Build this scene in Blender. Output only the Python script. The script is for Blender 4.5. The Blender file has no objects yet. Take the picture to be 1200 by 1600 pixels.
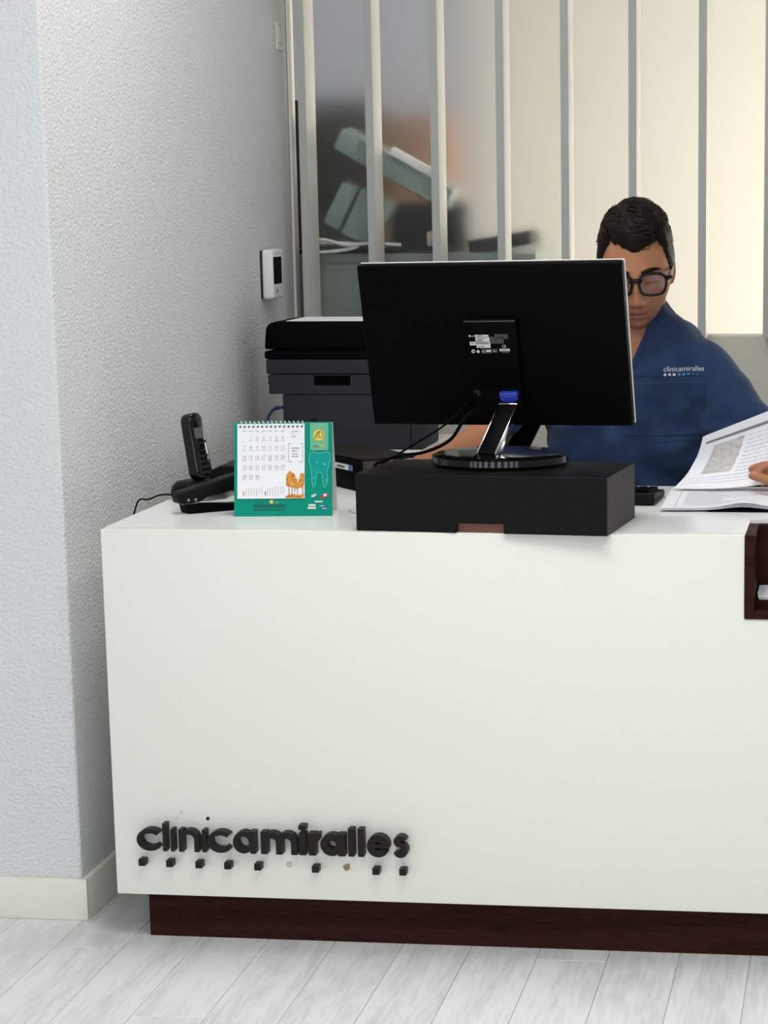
import bpy, bmesh, math, random
import numpy as np
from mathutils import Vector, Matrix, noise
from mathutils.bvhtree import BVHTree
PI = math.pi
random.seed(7)
S = bpy.context.scene
COL = S.collection

# ---------------------------------------------------------------- camera
cam = bpy.data.cameras.new('camera')
cam.sensor_fit = 'VERTICAL'
cam.sensor_height = 36.0
cam.lens = 3650.0 / 1600.0 * 36.0
cam.shift_x = (600 - 842) / 1600.0
cam.shift_y = (1055 - 800) / 1600.0
cam.clip_start = 0.05
camo = bpy.data.objects.new('camera', cam); COL.objects.link(camo)
yaw, pitch, roll = math.radians(7.94), math.radians(11.48), math.radians(-0.55)
Fw = Vector((-math.sin(yaw) * math.cos(pitch), math.cos(yaw) * math.cos(pitch), -math.sin(pitch)))
Rt = Vector((math.cos(yaw), math.sin(yaw), 0)); Up = Rt.cross(Fw)
R2 = Rt * math.cos(roll) + Up * math.sin(roll); U2 = Up * math.cos(roll) - Rt * math.sin(roll)
m = Matrix((R2, U2, -Fw)).transposed().to_4x4(); m.translation = Vector((1.314, -3.9, 1.304))
camo.matrix_world = m
S.camera = camo

# ---------------------------------------------------------------- world, lamps, exposure
w = bpy.data.worlds.new('world'); S.world = w; w.use_nodes = True
w.node_tree.nodes['Background'].inputs[0].default_value = (0.88, 0.95, 1.0, 1)
w.node_tree.nodes['Background'].inputs[1].default_value = 0.33
S.view_settings.view_transform = 'Standard'
S.view_settings.look = 'None'
S.view_settings.exposure = 0.04
S.view_settings.gamma = 1.0
S.view_settings.use_curve_mapping = False

def area(name, loc, target, sx, sy, power, col):
    l = bpy.data.lights.new(name, 'AREA'); l.shape = 'RECTANGLE'; l.size = sx; l.size_y = sy
    l.energy = power; l.color = col
    o = bpy.data.objects.new(name, l); COL.objects.link(o); o.location = loc
    o.rotation_euler = (Vector(target) - Vector(loc)).to_track_quat('-Z', 'Y').to_euler()
    return o
# ceiling panels over the waiting area
area('ceiling_lamp', (0.75, -1.3, 2.7), (0.75, -1.3, 0), 0.6, 0.6, 17, (1.0, 0.985, 0.94))
area('ceiling_lamp', (1.75, -1.9, 2.7), (1.75, -1.9, 0), 0.6, 0.6, 22, (1.0, 0.985, 0.94))
area('ceiling_lamp', (0.4, -3.1, 2.7), (0.4, -3.1, 0), 0.6, 0.6, 20, (0.97, 0.99, 1.0))
# tall windows of the waiting room, behind the photographer
for i in range(9):
    area('upright_light', (-4.4 + i * 1.15, -5.8, 1.25), (-4.4 + i * 1.15, 0, 0.95), 0.5, 1.9, 11, (0.88, 0.95, 1.0))
# ceiling lamp above the desk side
area('ceiling_lamp', (0.6, 0.30, 2.7), (0.6, 0.30, 0), 0.6, 0.6, 15, (1.0, 0.95, 0.88))
# ceiling lamps and one added side light for the treatment room behind the frosted glass
area('ceiling_lamp', (1.7, 2.9, 2.7), (1.7, 2.9, 0), 0.6, 0.6, 9, (1.0, 0.91, 0.83))
area('upright_light', (2.55, 3.2, 0.85), (0.5, 3.2, 0.85), 1.5, 1.1, 68, (1.0, 0.92, 0.84))  # warm light added low on the right to brighten the panes
area('ceiling_lamp', (-0.6, 2.45, 2.7), (-0.6, 2.45, 0), 0.4, 0.4, 4.5, (0.80, 0.88, 1.0))

# ---------------------------------------------------------------- materials
def mat(name, col, rough=0.5, metal=0.0, bdist=0.004, spec=None, bump=0, bscale=80, var=0, vscale=6, coat=0, stretch=None, sheen=0):
    mt = bpy.data.materials.new(name); mt.use_nodes = True
    nt = mt.node_tree; b = nt.nodes['Principled BSDF']
    b.inputs['Base Color'].default_value = (*col, 1)
    b.inputs['Roughness'].default_value = rough; b.inputs['Metallic'].default_value = metal
    if spec is not None: b.inputs['Specular IOR Level'].default_value = spec
    if coat: b.inputs['Coat Weight'].default_value = coat; b.inputs['Coat Roughness'].default_value = 0.06
    if sheen: b.inputs['Sheen Weight'].default_value = sheen
    if bump or var:
        tc = nt.nodes.new('ShaderNodeTexCoord'); mp = nt.nodes.new('ShaderNodeMapping')
        nt.links.new(tc.outputs['Object'], mp.inputs['Vector'])
        if stretch: mp.inputs['Scale'].default_value = stretch
    if bump:
        n = nt.nodes.new('ShaderNodeTexNoise'); n.inputs['Scale'].default_value = bscale; n.inputs['Detail'].default_value = 3
        nt.links.new(mp.outputs['Vector'], n.inputs['Vector'])
        bp = nt.nodes.new('ShaderNodeBump'); bp.inputs['Strength'].default_value = bump; bp.inputs['Distance'].default_value = bdist
        nt.links.new(n.outputs['Fac'], bp.inputs['Height']); nt.links.new(bp.outputs['Normal'], b.inputs['Normal'])
    if var:
        n2 = nt.nodes.new('ShaderNodeTexNoise'); n2.inputs['Scale'].default_value = vscale; n2.inputs['Detail'].default_value = 4
        nt.links.new(mp.outputs['Vector'], n2.inputs['Vector'])
        mx = nt.nodes.new('ShaderNodeMix'); mx.data_type = 'RGBA'
        mx.inputs[6].default_value = (*[c * (1 - var) for c in col], 1)
        mx.inputs[7].default_value = (*[min(1, c * (1 + var)) for c in col], 1)
        nt.links.new(n2.outputs['Fac'], mx.inputs[0]); nt.links.new(mx.outputs[2], b.inputs['Base Color'])
    return mt

M = {}
M['wall'] = mat('stippled_paint', (0.74, 0.75, 0.755), 0.85, bump=0.8, bscale=165, bdist=0.006, var=0.02, vscale=3)
M['wall_plain'] = mat('plain_paint', (0.72, 0.71, 0.65), 0.8, bump=0.05, bscale=200)
M['baseboard'] = mat('baseboard_paint', (0.78, 0.765, 0.68), 0.4, var=0.05, vscale=9)
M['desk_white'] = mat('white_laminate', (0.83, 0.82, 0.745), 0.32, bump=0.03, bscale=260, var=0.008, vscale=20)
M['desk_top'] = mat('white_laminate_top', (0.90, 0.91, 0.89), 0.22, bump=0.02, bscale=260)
M['fin'] = mat('painted_fin', (0.78, 0.77, 0.72), 0.5)
M['fin_front_shade'] = mat('fin_front_shade_grey', (0.40, 0.41, 0.395), 0.5, spec=0.2)
M['black_matte'] = mat('black_plastic', (0.0016, 0.0016, 0.0018), 0.55, spec=0.04, bump=0.06, bscale=500)
M['black_box'] = mat('black_paint', (0.0045, 0.0044, 0.0044), 0.45, spec=0.12, bump=0.08, bscale=600)
M['black_gloss'] = mat('black_gloss', (0.003, 0.003, 0.003), 0.10, spec=0.42)
M['printer_black'] = mat('printer_black', (0.0015, 0.0015, 0.0015), 0.6, spec=0.04)
M['printer_grey'] = mat('printer_grey', (0.024, 0.026, 0.033), 0.6, spec=0.12, bump=0.05, bscale=500)
M['letter'] = mat('letter_brown', (0.013, 0.0095, 0.0075), 0.45, spec=0.2, bump=0.1, bscale=300)
M['white_plastic'] = mat('white_plastic', (0.75, 0.75, 0.73), 0.4)
M['chrome'] = mat('chrome', (0.75, 0.75, 0.75), 0.12, 1.0)
M['steel'] = mat('steel', (0.5, 0.5, 0.48), 0.3, 1.0)
M['brass'] = mat('brass', (0.55, 0.36, 0.12), 0.35, 1.0)
M['paper'] = mat('paper', (0.80, 0.80, 0.84), 0.8)
M['print_grey'] = mat('print_grey', (0.42, 0.43, 0.46), 0.9)
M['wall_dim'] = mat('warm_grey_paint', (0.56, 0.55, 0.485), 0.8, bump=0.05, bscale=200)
M['print_mid'] = mat('print_mid', (0.20, 0.20, 0.24), 0.9)
M['print_dark'] = mat('print_dark', (0.10, 0.11, 0.14), 0.9)
M['print_pale'] = mat('print_pale', (0.60, 0.60, 0.66), 0.9)
M['print_beige'] = mat('print_beige', (0.52, 0.50, 0.47), 0.9, var=0.35, vscale=130)
M['teal'] = mat('teal_card', (0.001, 0.265, 0.185), 0.6, spec=0.1)
M['card_white'] = mat('card_white', (0.74, 0.74, 0.71), 0.7)
M['cal_page'] = mat('calendar_page', (0.82, 0.82, 0.84), 0.7)
M['cal_num'] = mat('calendar_number', (0.36, 0.35, 0.36), 0.9)
M['cal_green'] = mat('pale_green_print', (0.16, 0.44, 0.28), 0.7, spec=0.1)
M['cal_yellow'] = mat('yellow_print', (0.78, 0.58, 0.08), 0.7)
M['cal_tooth'] = mat('tooth_fill', (0.006, 0.31, 0.27), 0.6, spec=0.1)
M['cal_tooth_line'] = mat('tooth_line', (0.16, 0.60, 0.52), 0.6, spec=0.1)
M['cal_orange'] = mat('orange_print', (0.68, 0.27, 0.05), 0.8, var=0.5, vscale=160)
M['cal_amber'] = mat('amber_print', (0.76, 0.42, 0.08), 0.8, spec=0.1)
M['cal_rust'] = mat('rust_print', (0.45, 0.14, 0.04), 0.8, spec=0.1)
M['cal_trunk'] = mat('trunk_print', (0.33, 0.12, 0.04), 0.8)
M['cal_red'] = mat('red_print', (0.5, 0.04, 0.05), 0.7)
M['cal_blue'] = mat('blue_print', (0.03, 0.14, 0.40), 0.7)
M['cal_dark'] = mat('dark_print', (0.01, 0.05, 0.04), 0.7)
M['blue_plug'] = mat('blue_plug', (0.02, 0.045, 0.42), 0.4)
M['blue_cable'] = mat('blue_cable', (0.01, 0.03, 0.12), 0.45)
M['lcd'] = mat('lcd', (0.10, 0.095, 0.085), 0.35, spec=.2)
M['label_white'] = mat('label_white', (0.62, 0.62, 0.58), 0.6)
M['label_grey'] = mat('label_grey', (0.05, 0.045, 0.04), 0.6)
M['rust'] = mat('reddish_wood', (0.20, 0.06, 0.045), 0.5)
M['glue'] = mat('dried_glue', (0.32, 0.20, 0.10), 0.7)
M['fabric'] = mat('navy_scrub_fabric', (0.0165, 0.036, 0.090), 0.85, bump=0.35, bscale=420, var=0.30, vscale=17, sheen=0.12, spec=0.15)
M['thread'] = mat('white_thread', (0.55, 0.57, 0.62), 0.8)
M['thread_blue'] = mat('blue_thread', (0.09, 0.20, 0.42), 0.8)
M['thread_navy'] = mat('dark_blue_thread', (0.02, 0.05, 0.20), 0.8)
M['hair'] = mat('dark_hair', (0.010, 0.0060, 0.0042), 0.55, spec=0.12, bump=0.5, bscale=120, stretch=(1, .3, 1))
M['cloth_dark'] = mat('black_cloth', (0.004, 0.004, 0.004), 0.9)
M['glue_white'] = mat('white_cable', (0.62, 0.62, 0.58), 0.5)
M['green_box'] = mat('pale_green_plastic', (0.24, 0.31, 0.28), 0.6)
M['cab_green'] = mat('green_grey_board', (0.20, 0.235, 0.22), 0.6)
M['dark_stuff'] = mat('dark_plastic', (0.018, 0.019, 0.018), 0.6, spec=0.15)
M['orange_wall'] = mat('terracotta_board', (0.36, 0.19, 0.10), 0.8)

def wood(name, c1, c2, rough, along, scale, dist, spec=0.5):
    mt = bpy.data.materials.new(name); mt.use_nodes = True; nt = mt.node_tree; b = nt.nodes['Principled BSDF']
    tc = nt.nodes.new('ShaderNodeTexCoord'); mp = nt.nodes.new('ShaderNodeMapping'); oi = nt.nodes.new('ShaderNodeObjectInfo')
    nt.links.new(tc.outputs['Object'], mp.inputs['Vector'])
    mp.inputs['Scale'].default_value = {'x': (0.09, 1, 1), 'y': (1, 0.09, 1)}[along]
    cmb = nt.nodes.new('ShaderNodeVectorMath'); cmb.operation = 'SCALE'; cmb.inputs[0].default_value = (13.0, 7.0, 3.0)
    nt.links.new(oi.outputs['Random'], cmb.inputs['Scale']); 
    ad = nt.nodes.new('ShaderNodeVectorMath'); ad.operation = 'ADD'
    nt.links.new(mp.outputs['Vector'], ad.inputs[0]); nt.links.new(cmb.outputs['Vector'], ad.inputs[1])
    n1 = nt.nodes.new('ShaderNodeTexNoise'); n1.inputs['Scale'].default_value = scale; n1.inputs['Detail'].default_value = 1.5
    nt.links.new(ad.outputs['Vector'], n1.inputs['Vector'])
    mul = nt.nodes.new('ShaderNodeMath'); mul.operation = 'MULTIPLY'; mul.inputs[1].default_value = dist
    nt.links.new(n1.outputs['Fac'], mul.inputs[0])
    sn = nt.nodes.new('ShaderNodeMath'); sn.operation = 'SINE'; nt.links.new(mul.outputs[0], sn.inputs[0])
    n2 = nt.nodes.new('ShaderNodeTexNoise'); n2.inputs['Scale'].default_value = scale * 26; n2.inputs['Detail'].default_value = 3
    nt.links.new(ad.outputs['Vector'], n2.inputs['Vector'])
    a2 = nt.nodes.new('ShaderNodeMath'); a2.operation = 'MULTIPLY_ADD'; a2.inputs[1].default_value = 0.13; 
    nt.links.new(sn.outputs[0], a2.inputs[0]); nt.links.new(n2.outputs['Fac'], a2.inputs[2])
    cr = nt.nodes.new('ShaderNodeValToRGB'); cr.color_ramp.elements[0].position = 0.2; cr.color_ramp.elements[1].position = 0.62
    cr.color_ramp.elements[0].color = (*c1, 1); cr.color_ramp.elements[1].color = (*c2, 1)
    nt.links.new(a2.outputs[0], cr.inputs[0]); nt.links.new(cr.outputs[0], b.inputs['Base Color'])
    b.inputs['Roughness'].default_value = rough; b.inputs['Specular IOR Level'].default_value = spec
    bp = nt.nodes.new('ShaderNodeBump'); bp.inputs['Strength'].default_value = 0.08; bp.inputs['Distance'].default_value = 0.002
    nt.links.new(a2.outputs[0], bp.inputs['Height']); nt.links.new(bp.outputs['Normal'], b.inputs['Normal'])
    return mt
M['floor'] = wood('pale_washed_oak', (0.62, 0.63, 0.61), (0.78, 0.79, 0.77), 0.38, 'y', 5.5, 42.0)
M['wenge'] = wood('dark_wenge', (0.015, 0.0042, 0.0028), (0.036, 0.0105, 0.0070), 0.5, 'x', 12.0, 30.0, 0.06)

def frosted(name, rough):
    mt = bpy.data.materials.new(name); mt.use_nodes = True; nt = mt.node_tree; b = nt.nodes['Principled BSDF']
    b.inputs['Base Color'].default_value = (0.96, 0.97, 0.96, 1); b.inputs['Roughness'].default_value = rough
    b.inputs['Transmission Weight'].default_value = 1.0; b.inputs['IOR'].default_value = 1.25
    return mt
M['frost'] = frosted('frosted_glass', 0.36)
def clear(name):
    mt = bpy.data.materials.new(name); mt.use_nodes = True; nt = mt.node_tree; nt.nodes.clear()
    o = nt.nodes.new('ShaderNodeOutputMaterial'); t = nt.nodes.new('ShaderNodeBsdfTransparent'); g = nt.nodes.new('ShaderNodeBsdfGlossy'); mx = nt.nodes.new('ShaderNodeMixShader')
    t.inputs[0].default_value = (0.86, 0.88, 0.93, 1); g.inputs['Roughness'].default_value = 0.05; g.inputs[0].default_value = (0.75, 0.8, 1, 1); mx.inputs[0].default_value = 0.05
    nt.links.new(t.outputs[0], mx.inputs[1]); nt.links.new(g.outputs[0], mx.inputs[2]); nt.links.new(mx.outputs[0], o.inputs[0])
    return mt
M['lens'] = clear('spectacle_lens')

# ---------------------------------------------------------------- helpers
def bm_box(bm, x0, x1, y0, y1, z0, z1, mtx=None):
    vs = [bm.verts.new((x, y, z)) for z in (z0, z1) for y in (y0, y1) for x in (x0, x1)]
    for f in ((0, 2, 3, 1), (4, 5, 7, 6), (0, 1, 5, 4), (2, 6, 7, 3), (0, 4, 6, 2), (1, 3, 7, 5)):
        bm.faces.new([vs[i] for i in f])
    if mtx is not None:
        for v in vs: v.co = mtx @ v.co
    return vs
def link(name, me, mt=None, parent=None, smooth=False):
    o = bpy.data.objects.new(name, me); COL.objects.link(o)
    if mt is not None and not me.materials: me.materials.append(M[mt] if isinstance(mt, str) else mt)
    if parent is not None: o.parent = parent
    if smooth:
        for p in me.polygons: p.use_smooth = True
    return o
def obj(name, bm, mt, parent=None, smooth=False, bevel=0, seg=2, loc=None):
    bmesh.ops.recalc_face_normals(bm, faces=bm.faces)
    if bevel:
        es = [e for e in bm.edges if len(e.link_faces) == 2 and e.calc_face_angle(0) > 0.5]
        bmesh.ops.bevel(bm, geom=es, offset=bevel, segments=seg, affect='EDGES', profile=0.5, clamp_overlap=True)
    me = bpy.data.meshes.new(name); bm.to_mesh(me); bm.free()
    o = link(name, me, mt, parent)
    if smooth or bevel:
        for p in me.polygons: p.use_smooth = True
        try: me.set_sharp_from_angle(angle=0.6)
        except Exception: pass
    if loc is not None: o.location = loc
    return o
def box(name, x0, x1, y0, y1, z0, z1, mt, parent=None, bevel=0, seg=2):
    bm = bmesh.new(); bm_box(bm, x0, x1, y0, y1, z0, z1)
    return obj(name, bm, mt, parent, bevel=bevel, seg=seg)
def empty(name, loc=(0, 0, 0), rz=0):
    o = bpy.data.objects.new(name, None); COL.objects.link(o); o.location = loc; o.rotation_euler = (0, 0, rz)
    o.empty_display_size = 0.05
    return o
def tag(o, label, cat, group=None, kind=None):
    o['label'] = label; o['category'] = cat
    if group: o['group'] = group
    if kind: o['kind'] = kind
    return o
def catmull(pts, n=10):
    pts = [Vector(p) for p in pts]; out = []
    q = [pts[0] * 2 - pts[1]] + pts + [pts[-1] * 2 - pts[-2]]
    for i in range(1, len(q) - 2):
        for k in range(n):
            t = k / n; a, b, c, d = q[i - 1], q[i], q[i + 1], q[i + 2]
            out.append(0.5 * ((2 * b) + (c - a) * t + (2 * a - 5 * b + 4 * c - d) * t * t + (3 * b - a - 3 * c + d) * t ** 3))
    out.append(pts[-1]); return out
def bm_tube(bm, pts, rad, n=8, closed=False, flat=1.0):
    pts = [Vector(p) for p in pts]; N = len(pts)
    if not hasattr(rad, '__len__'): rad = [rad] * N
    T = []
    for i in range(N):
        a = pts[(i - 1) % N] if (closed or i > 0) else pts[i]; b = pts[(i + 1) % N] if (closed or i < N - 1) else pts[i]
        T.append((b - a).normalized())
    ref = Vector((0, 0, 1)) if abs(T[0].z) < 0.9 else Vector((0, 1, 0))
    u = T[0].cross(ref).normalized(); rings = []
    for i in range(N):
        u = (u - T[i] * u.dot(T[i])); u = u.normalized() if u.length > 1e-6 else T[i].orthogonal().normalized()
        v = T[i].cross(u)
        rings.append([bm.verts.new(pts[i] + (u * math.cos(2 * PI * k / n) + v * math.sin(2 * PI * k / n) * flat) * rad[i]) for k in range(n)])
    for i in range(N if closed else N - 1):
        A, B = rings[i], rings[(i + 1) % N]
        for k in range(n): bm.faces.new((A[k], A[(k + 1) % n], B[(k + 1) % n], B[k]))
    if not closed:
        bm.faces.new(rings[0][::-1]); bm.faces.new(rings[-1])
def tube(name, pts, rad, mt, parent=None, n=8, closed=False, smooth_path=0, flat=1.0):
    if smooth_path: pts = catmull(pts, smooth_path)
    bm = bmesh.new(); bm_tube(bm, pts, rad, n, closed, flat)
    return obj(name, bm, mt, parent, smooth=True)
def bm_prism(bm, poly, y0, y1, holes=()):
    """poly: list of (x,z); extruded along y"""
    a = [bm.verts.new((x, y0, z)) for x, z in poly]; b = [bm.verts.new((x, y1, z)) for x, z in poly]
    n = len(poly)
    bm.faces.new(a); bm.faces.new(b[::-1])
    for i in range(n): bm.faces.new((a[i], b[i], b[(i + 1) % n], a[(i + 1) % n]))
def bm_strip(bm, outer, inner, y0, y1, closed):
    n = len(outer)
    V = [[bm.verts.new((p[0], y, p[1])) for p in L] for L in (outer, inner) for y in (y0, y1)]
    oa, ob, ia, ib = V
    for i in range(n if closed else n - 1):
        j = (i + 1) % n
        bm.faces.new((oa[i], oa[j], ia[j], ia[i])); bm.faces.new((ob[i], ib[i], ib[j], ob[j]))
        bm.faces.new((oa[i], ob[i], ob[j], oa[j])); bm.faces.new((ia[i], ia[j], ib[j], ib[i]))
    if not closed:
        bm.faces.new((oa[0], ia[0], ib[0], ob[0])); bm.faces.new((oa[-1], ob[-1], ib[-1], ia[-1]))
def arc(cx, cz, rx, rz, a0, a1, n=28):
    return [(cx + rx * math.cos(math.radians(a0 + (a1 - a0) * i / n)), cz + rz * math.sin(math.radians(a0 + (a1 - a0) * i / n))) for i in range(n + 1)]
def bm_arc(bm, cx, cz, rx, rz, wt, a0, a1, y0, y1, n=28, full=False):
    o = arc(cx, cz, rx, rz, a0, a1, n); i = arc(cx, cz, rx - wt, rz - wt, a0, a1, n)
    if full: o.pop(); i.pop()
    bm_strip(bm, o, i, y0, y1, full)
def rrect(x0, x1, z0, z1, r, n=5):
    p = []
    for cx, cz, a in ((x1 - r, z1 - r, 0), (x0 + r, z1 - r, 90), (x0 + r, z0 + r, 180), (x1 - r, z0 + r, 270)):
        p += arc(cx, cz, r, r, a, a + 90, n)
    return p
TXT = {}
def text_mesh(txt, size, extrude=0.0, res=3):
    if txt not in TXT: TXT[txt] = text_build(txt, 1.0)
    me = TXT[txt].copy()
    for v in me.vertices: v.co *= size
    return me
def text_build(txt, size, extrude=0.0, res=3):
    cu = bpy.data.curves.new('txt', 'FONT'); cu.body = txt; cu.size = size; cu.extrude = extrude; cu.resolution_u = res
    o = bpy.data.objects.new('txt', cu); COL.objects.link(o)
    dg = bpy.context.evaluated_depsgraph_get(); me = bpy.data.meshes.new_from_object(o.evaluated_get(dg))
    bpy.data.objects.remove(o); bpy.data.curves.remove(cu)
    return me
def bm_text(bm, txt, size, x, z, y, align='l', xs=1.0, zs=1.0):
    """flat text in the XZ plane (reads from -y side)"""
    me = text_mesh(txt, size)
    xsn = [v.co.x for v in me.vertices] or [0]
    off = 0 if align == 'l' else -(min(xsn) + max(xsn)) / 2 * xs
    vs = [bm.verts.new((x + off + v.co.x * xs, y, z + v.co.y * zs)) for v in me.vertices]
    for p in me.polygons:
        try: bm.faces.new([vs[i] for i in p.vertices])
        except Exception: pass
    bpy.data.meshes.remove(me)
def bm_quad(bm, x0, x1, z0, z1, y):
    bm.faces.new([bm.verts.new(c) for c in ((x0, y, z0), (x1, y, z0), (x1, y, z1), (x0, y, z1))])
def flatobj(name, bm, mt, parent):
    me = bpy.data.meshes.new(name); bm.to_mesh(me); bm.free(); return link(name, me, mt, parent)
def evaluated(o):
    dg = bpy.context.evaluated_depsgraph_get()
    return bpy.data.meshes.new_from_object(o.evaluated_get(dg))
def remeshed(bm, voxel, smooth_it=4, fac=0.5):
    me = bpy.data.meshes.new('tmp'); bm.to_mesh(me); bm.free()
    o = bpy.data.objects.new('tmp', me); COL.objects.link(o)
    r = o.modifiers.new('r', 'REMESH'); r.mode = 'VOXEL'; r.voxel_size = voxel
    if smooth_it:
        s = o.modifiers.new('s', 'SMOOTH'); s.iterations = smooth_it; s.factor = fac
    out = evaluated(o); bpy.data.objects.remove(o); bpy.data.meshes.remove(me)
    return out
for t_ in [str(k) for k in range(1, 31)] + ['SEPTIEMBRE', 'QC', 'TOTAL', 'Total Dental', 'LG', 'FC', 'PG', 'CE', 'clinicamiralles']: TXT[t_] = text_build(t_, 1.0)

# ================================================================ SETTING
WX, WY = -0.108, 0.123          # side wall plane, wall corner
GY = 1.93                       # frosted glass plane
floor = box('floor', -3.0, 3.2, -6.0, 4.6, -0.05, -0.0035, 'floor')
tag(floor, 'pale white-washed oak plank floor in front of the reception desk', 'floor', kind='structure')
PWD, PLN = 0.1242, 2.4
bmp = bmesh.new(); bm_box(bmp, -PWD / 2 + .0005, PWD / 2 - .0005, -PLN / 2 + .00025, PLN / 2 - .00025, -0.0035, 0.0)
bmesh.ops.recalc_face_normals(bmp, faces=bmp.faces)
es = [e for e in bmp.edges if all(v.co.z > -0.001 for v in e.verts)]
bmesh.ops.bevel(bmp, geom=es, offset=0.0005, segments=1, affect='EDGES')
pm = bpy.data.meshes.new('plank'); bmp.to_mesh(pm); bmp.free(); pm.materials.append(M['floor'])
for c in range(-9, 16):
    x = 0.2665 + (c + 0.5) * PWD
    off = ((c * 0.43) % 1.0) * PLN
    for r in range(-1, 1):
        yc = off + r * PLN - 0.55
        if yc - PLN / 2 > 0.75: continue
        p = bpy.data.objects.new('plank', pm); COL.objects.link(p); p.parent = floor; p.location = (x, yc, 0)

bm = bmesh.new(); bm_box(bm, -1.6, WX, WY, GY + .02, 0.0, 2.9)
wl = obj('wall_left', bm, 'wall', bevel=0.006, seg=3)
tag(wl, 'pale grey stippled plaster wall with an outward corner left of the desk', 'wall', kind='structure')
# baseboards
b1 = box('baseboard_front', -1.6, WX + .012, WY - .012, WY, 0.0, 0.079, 'baseboard', bevel=0.002)
tag(b1, 'cream baseboard under the wall facing the viewer at bottom left', 'baseboard', kind='structure')
b2 = box('baseboard_left', WX, WX + .012, WY, GY - .02, 0.0, 0.079, 'baseboard', bevel=0.002)
tag(b2, 'cream baseboard running back along the side wall behind the desk', 'baseboard', kind='structure')
# caulk bead on the corner
# wall below the glass
ZS = 0.972
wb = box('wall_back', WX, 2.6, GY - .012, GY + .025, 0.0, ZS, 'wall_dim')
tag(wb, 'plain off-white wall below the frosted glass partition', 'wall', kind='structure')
# frosted partition
win = empty('window_1', (0, GY, ZS))
tag(win, 'frosted glass partition with vertical white fins behind the desk', 'window', kind='structure')
FX = [-0.0626, 0.1039, 0.2640, 0.4250, 0.5822, 0.7458, 0.9135, 1.0710, 1.2350, 1.40, 1.565]
FW, FD = 0.0185, 0.11
H2 = 2.9
for x in FX:
    f = box('fin', x, x + FW, -FD + .0015, -0.004, 0.0, H2 - ZS, 'fin', win)
    box('fin_front_shade', x - .0002, x + FW + .0002, -FD - .0005, -FD + .0015, 0.0, H2 - ZS, 'fin_front_shade', f)  # grey strip added so the shaded fin fronts read darker
edges = [WX + .02] + FX + [1.73]
for i in range(len(edges) - 1):
    x0 = edges[i] + (FW / 2 if i else 0); x1 = edges[i + 1] + FW / 2
    p = box('pane', x0 + .0004, x1 - .0004, 0.0, 0.006, 0.0, H2 - ZS, 'frost', win)
box('edge_channel', WX + .001, WX + .008, -0.03, 0.012, 0.0, H2 - ZS, 'fin', win, bevel=0.001, seg=1)
box('bottom_rail', WX + .02, 1.73, -0.012, -0.001, 0.0, 0.006, 'fin', win)

# treatment room behind the glass
wr = box('wall_far', -1.6, 3.2, 4.3, 4.4, 0.0, 2.9, 'wall_plain'); tag(wr, 'far white wall of the room seen blurred through the frosted glass', 'wall', kind='structure')
bl = box('wall_far_left', -1.6, -1.5, GY + .03, 4.3, 0.0, 2.9, 'wall_plain'); tag(bl, 'left white wall of the room behind the frosted glass', 'wall', kind='structure')
br = box('wall_far_right', 2.6, 2.7, GY - .02, 4.3, 0.0, 2.9, 'wall_plain'); tag(br, 'right white wall of the room behind the frosted glass', 'wall', kind='structure')
ce = box('ceiling', -1.6, 3.2, 1.0, 4.4, 2.9, 3.0, 'wall_plain'); tag(ce, 'white ceiling over the desk and the room behind the glass', 'ceiling', kind='structure')
M['blue_grey'] = mat('dim_room_blue_grey', (0.42, 0.44, 0.50), 0.7)
wd = box('dimming_panel', -1.5, 0.12, 3.50, 3.58, 0.0, 2.9, 'blue_grey'); tag(wd, 'blue-grey panel added to darken the left frosted panes', 'wall', kind='structure')  # made-up panel; dimness behind the left panes is put into its colour

# ---------------- things behind the glass
cb = empty('low_cabinet', (0.12, GY + .255, 0))
tag(cb, 'green-grey low cabinet standing right behind the frosted glass on the left', 'cabinet')
box('body', -0.60, 0.375, -0.215, 0.22, 0.0, 1.155, 'cab_green', cb, bevel=.003)
box('cabinet_top', -0.60, 0.378, -0.219, 0.22, 1.155, 1.177, 'cab_green', cb, bevel=.002)
eq = empty('tilted_machine', (0.10, GY + .06, 1.30))
tag(eq, 'pale green tilted machine with a long arm leaning behind the frosted glass', 'machine')
def rotbox(name, cx, cz, lx, lz, y0, y1, ang, mt, parent, bevel=.008):
    mtx = Matrix.Translation((cx, 0, cz)) @ Matrix.Rotation(math.radians(ang), 4, 'Y')
    bm = bmesh.new(); bm_box(bm, -lx / 2, lx / 2, y0, y1, -lz / 2, lz / 2, mtx)
    return obj(name, bm, mt, parent, bevel=bevel)
rotbox('arm', 0.040, 0.086, 0.32, 0.058, -.02, .09, 29, 'green_box', eq)
rotbox('arm_cover', 0.105, 0.094, 0.15, 0.022, -.045, -.021, 29, 'white_plastic', eq, .004)
rotbox('housing', -0.030, -0.035, 0.085, 0.125, -.035, .07, 27, 'green_box', eq)
rotbox('housing_edge', -0.098, -0.005, 0.045, 0.115, -.02, .05, 27, 'green_box', eq)
dk = rotbox('dark_device', 0.20, 1.242, 0.19, 0.125, GY + .16, GY + .30, 0, 'dark_stuff', None, .015)
tag(dk, 'dark bulky device under the tilted machine behind the frosted glass', 'device')
dk2 = box('dark_slab', -0.12, 0.27, GY + .045, GY + .14, 1.178, 1.190, 'dark_stuff', bevel=.004)
tag(dk2, 'dark strip lying along the cabinet edge below the cables behind glass', 'slab')
dk3 = rotbox('dark_folder', 0.405, 1.203, 0.16, 0.035, GY + .06, GY + .22, -9, 'dark_stuff', None, .004)
tag(dk3, 'dark flat folder sloping behind the third frosted pane', 'folder')
be = box('beige_carton', 0.225, 0.262, GY + .02, GY + .043, 1.195, 1.232, mat('beige_board', (0.50, 0.42, 0.34), .7), bevel=.004)
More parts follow.
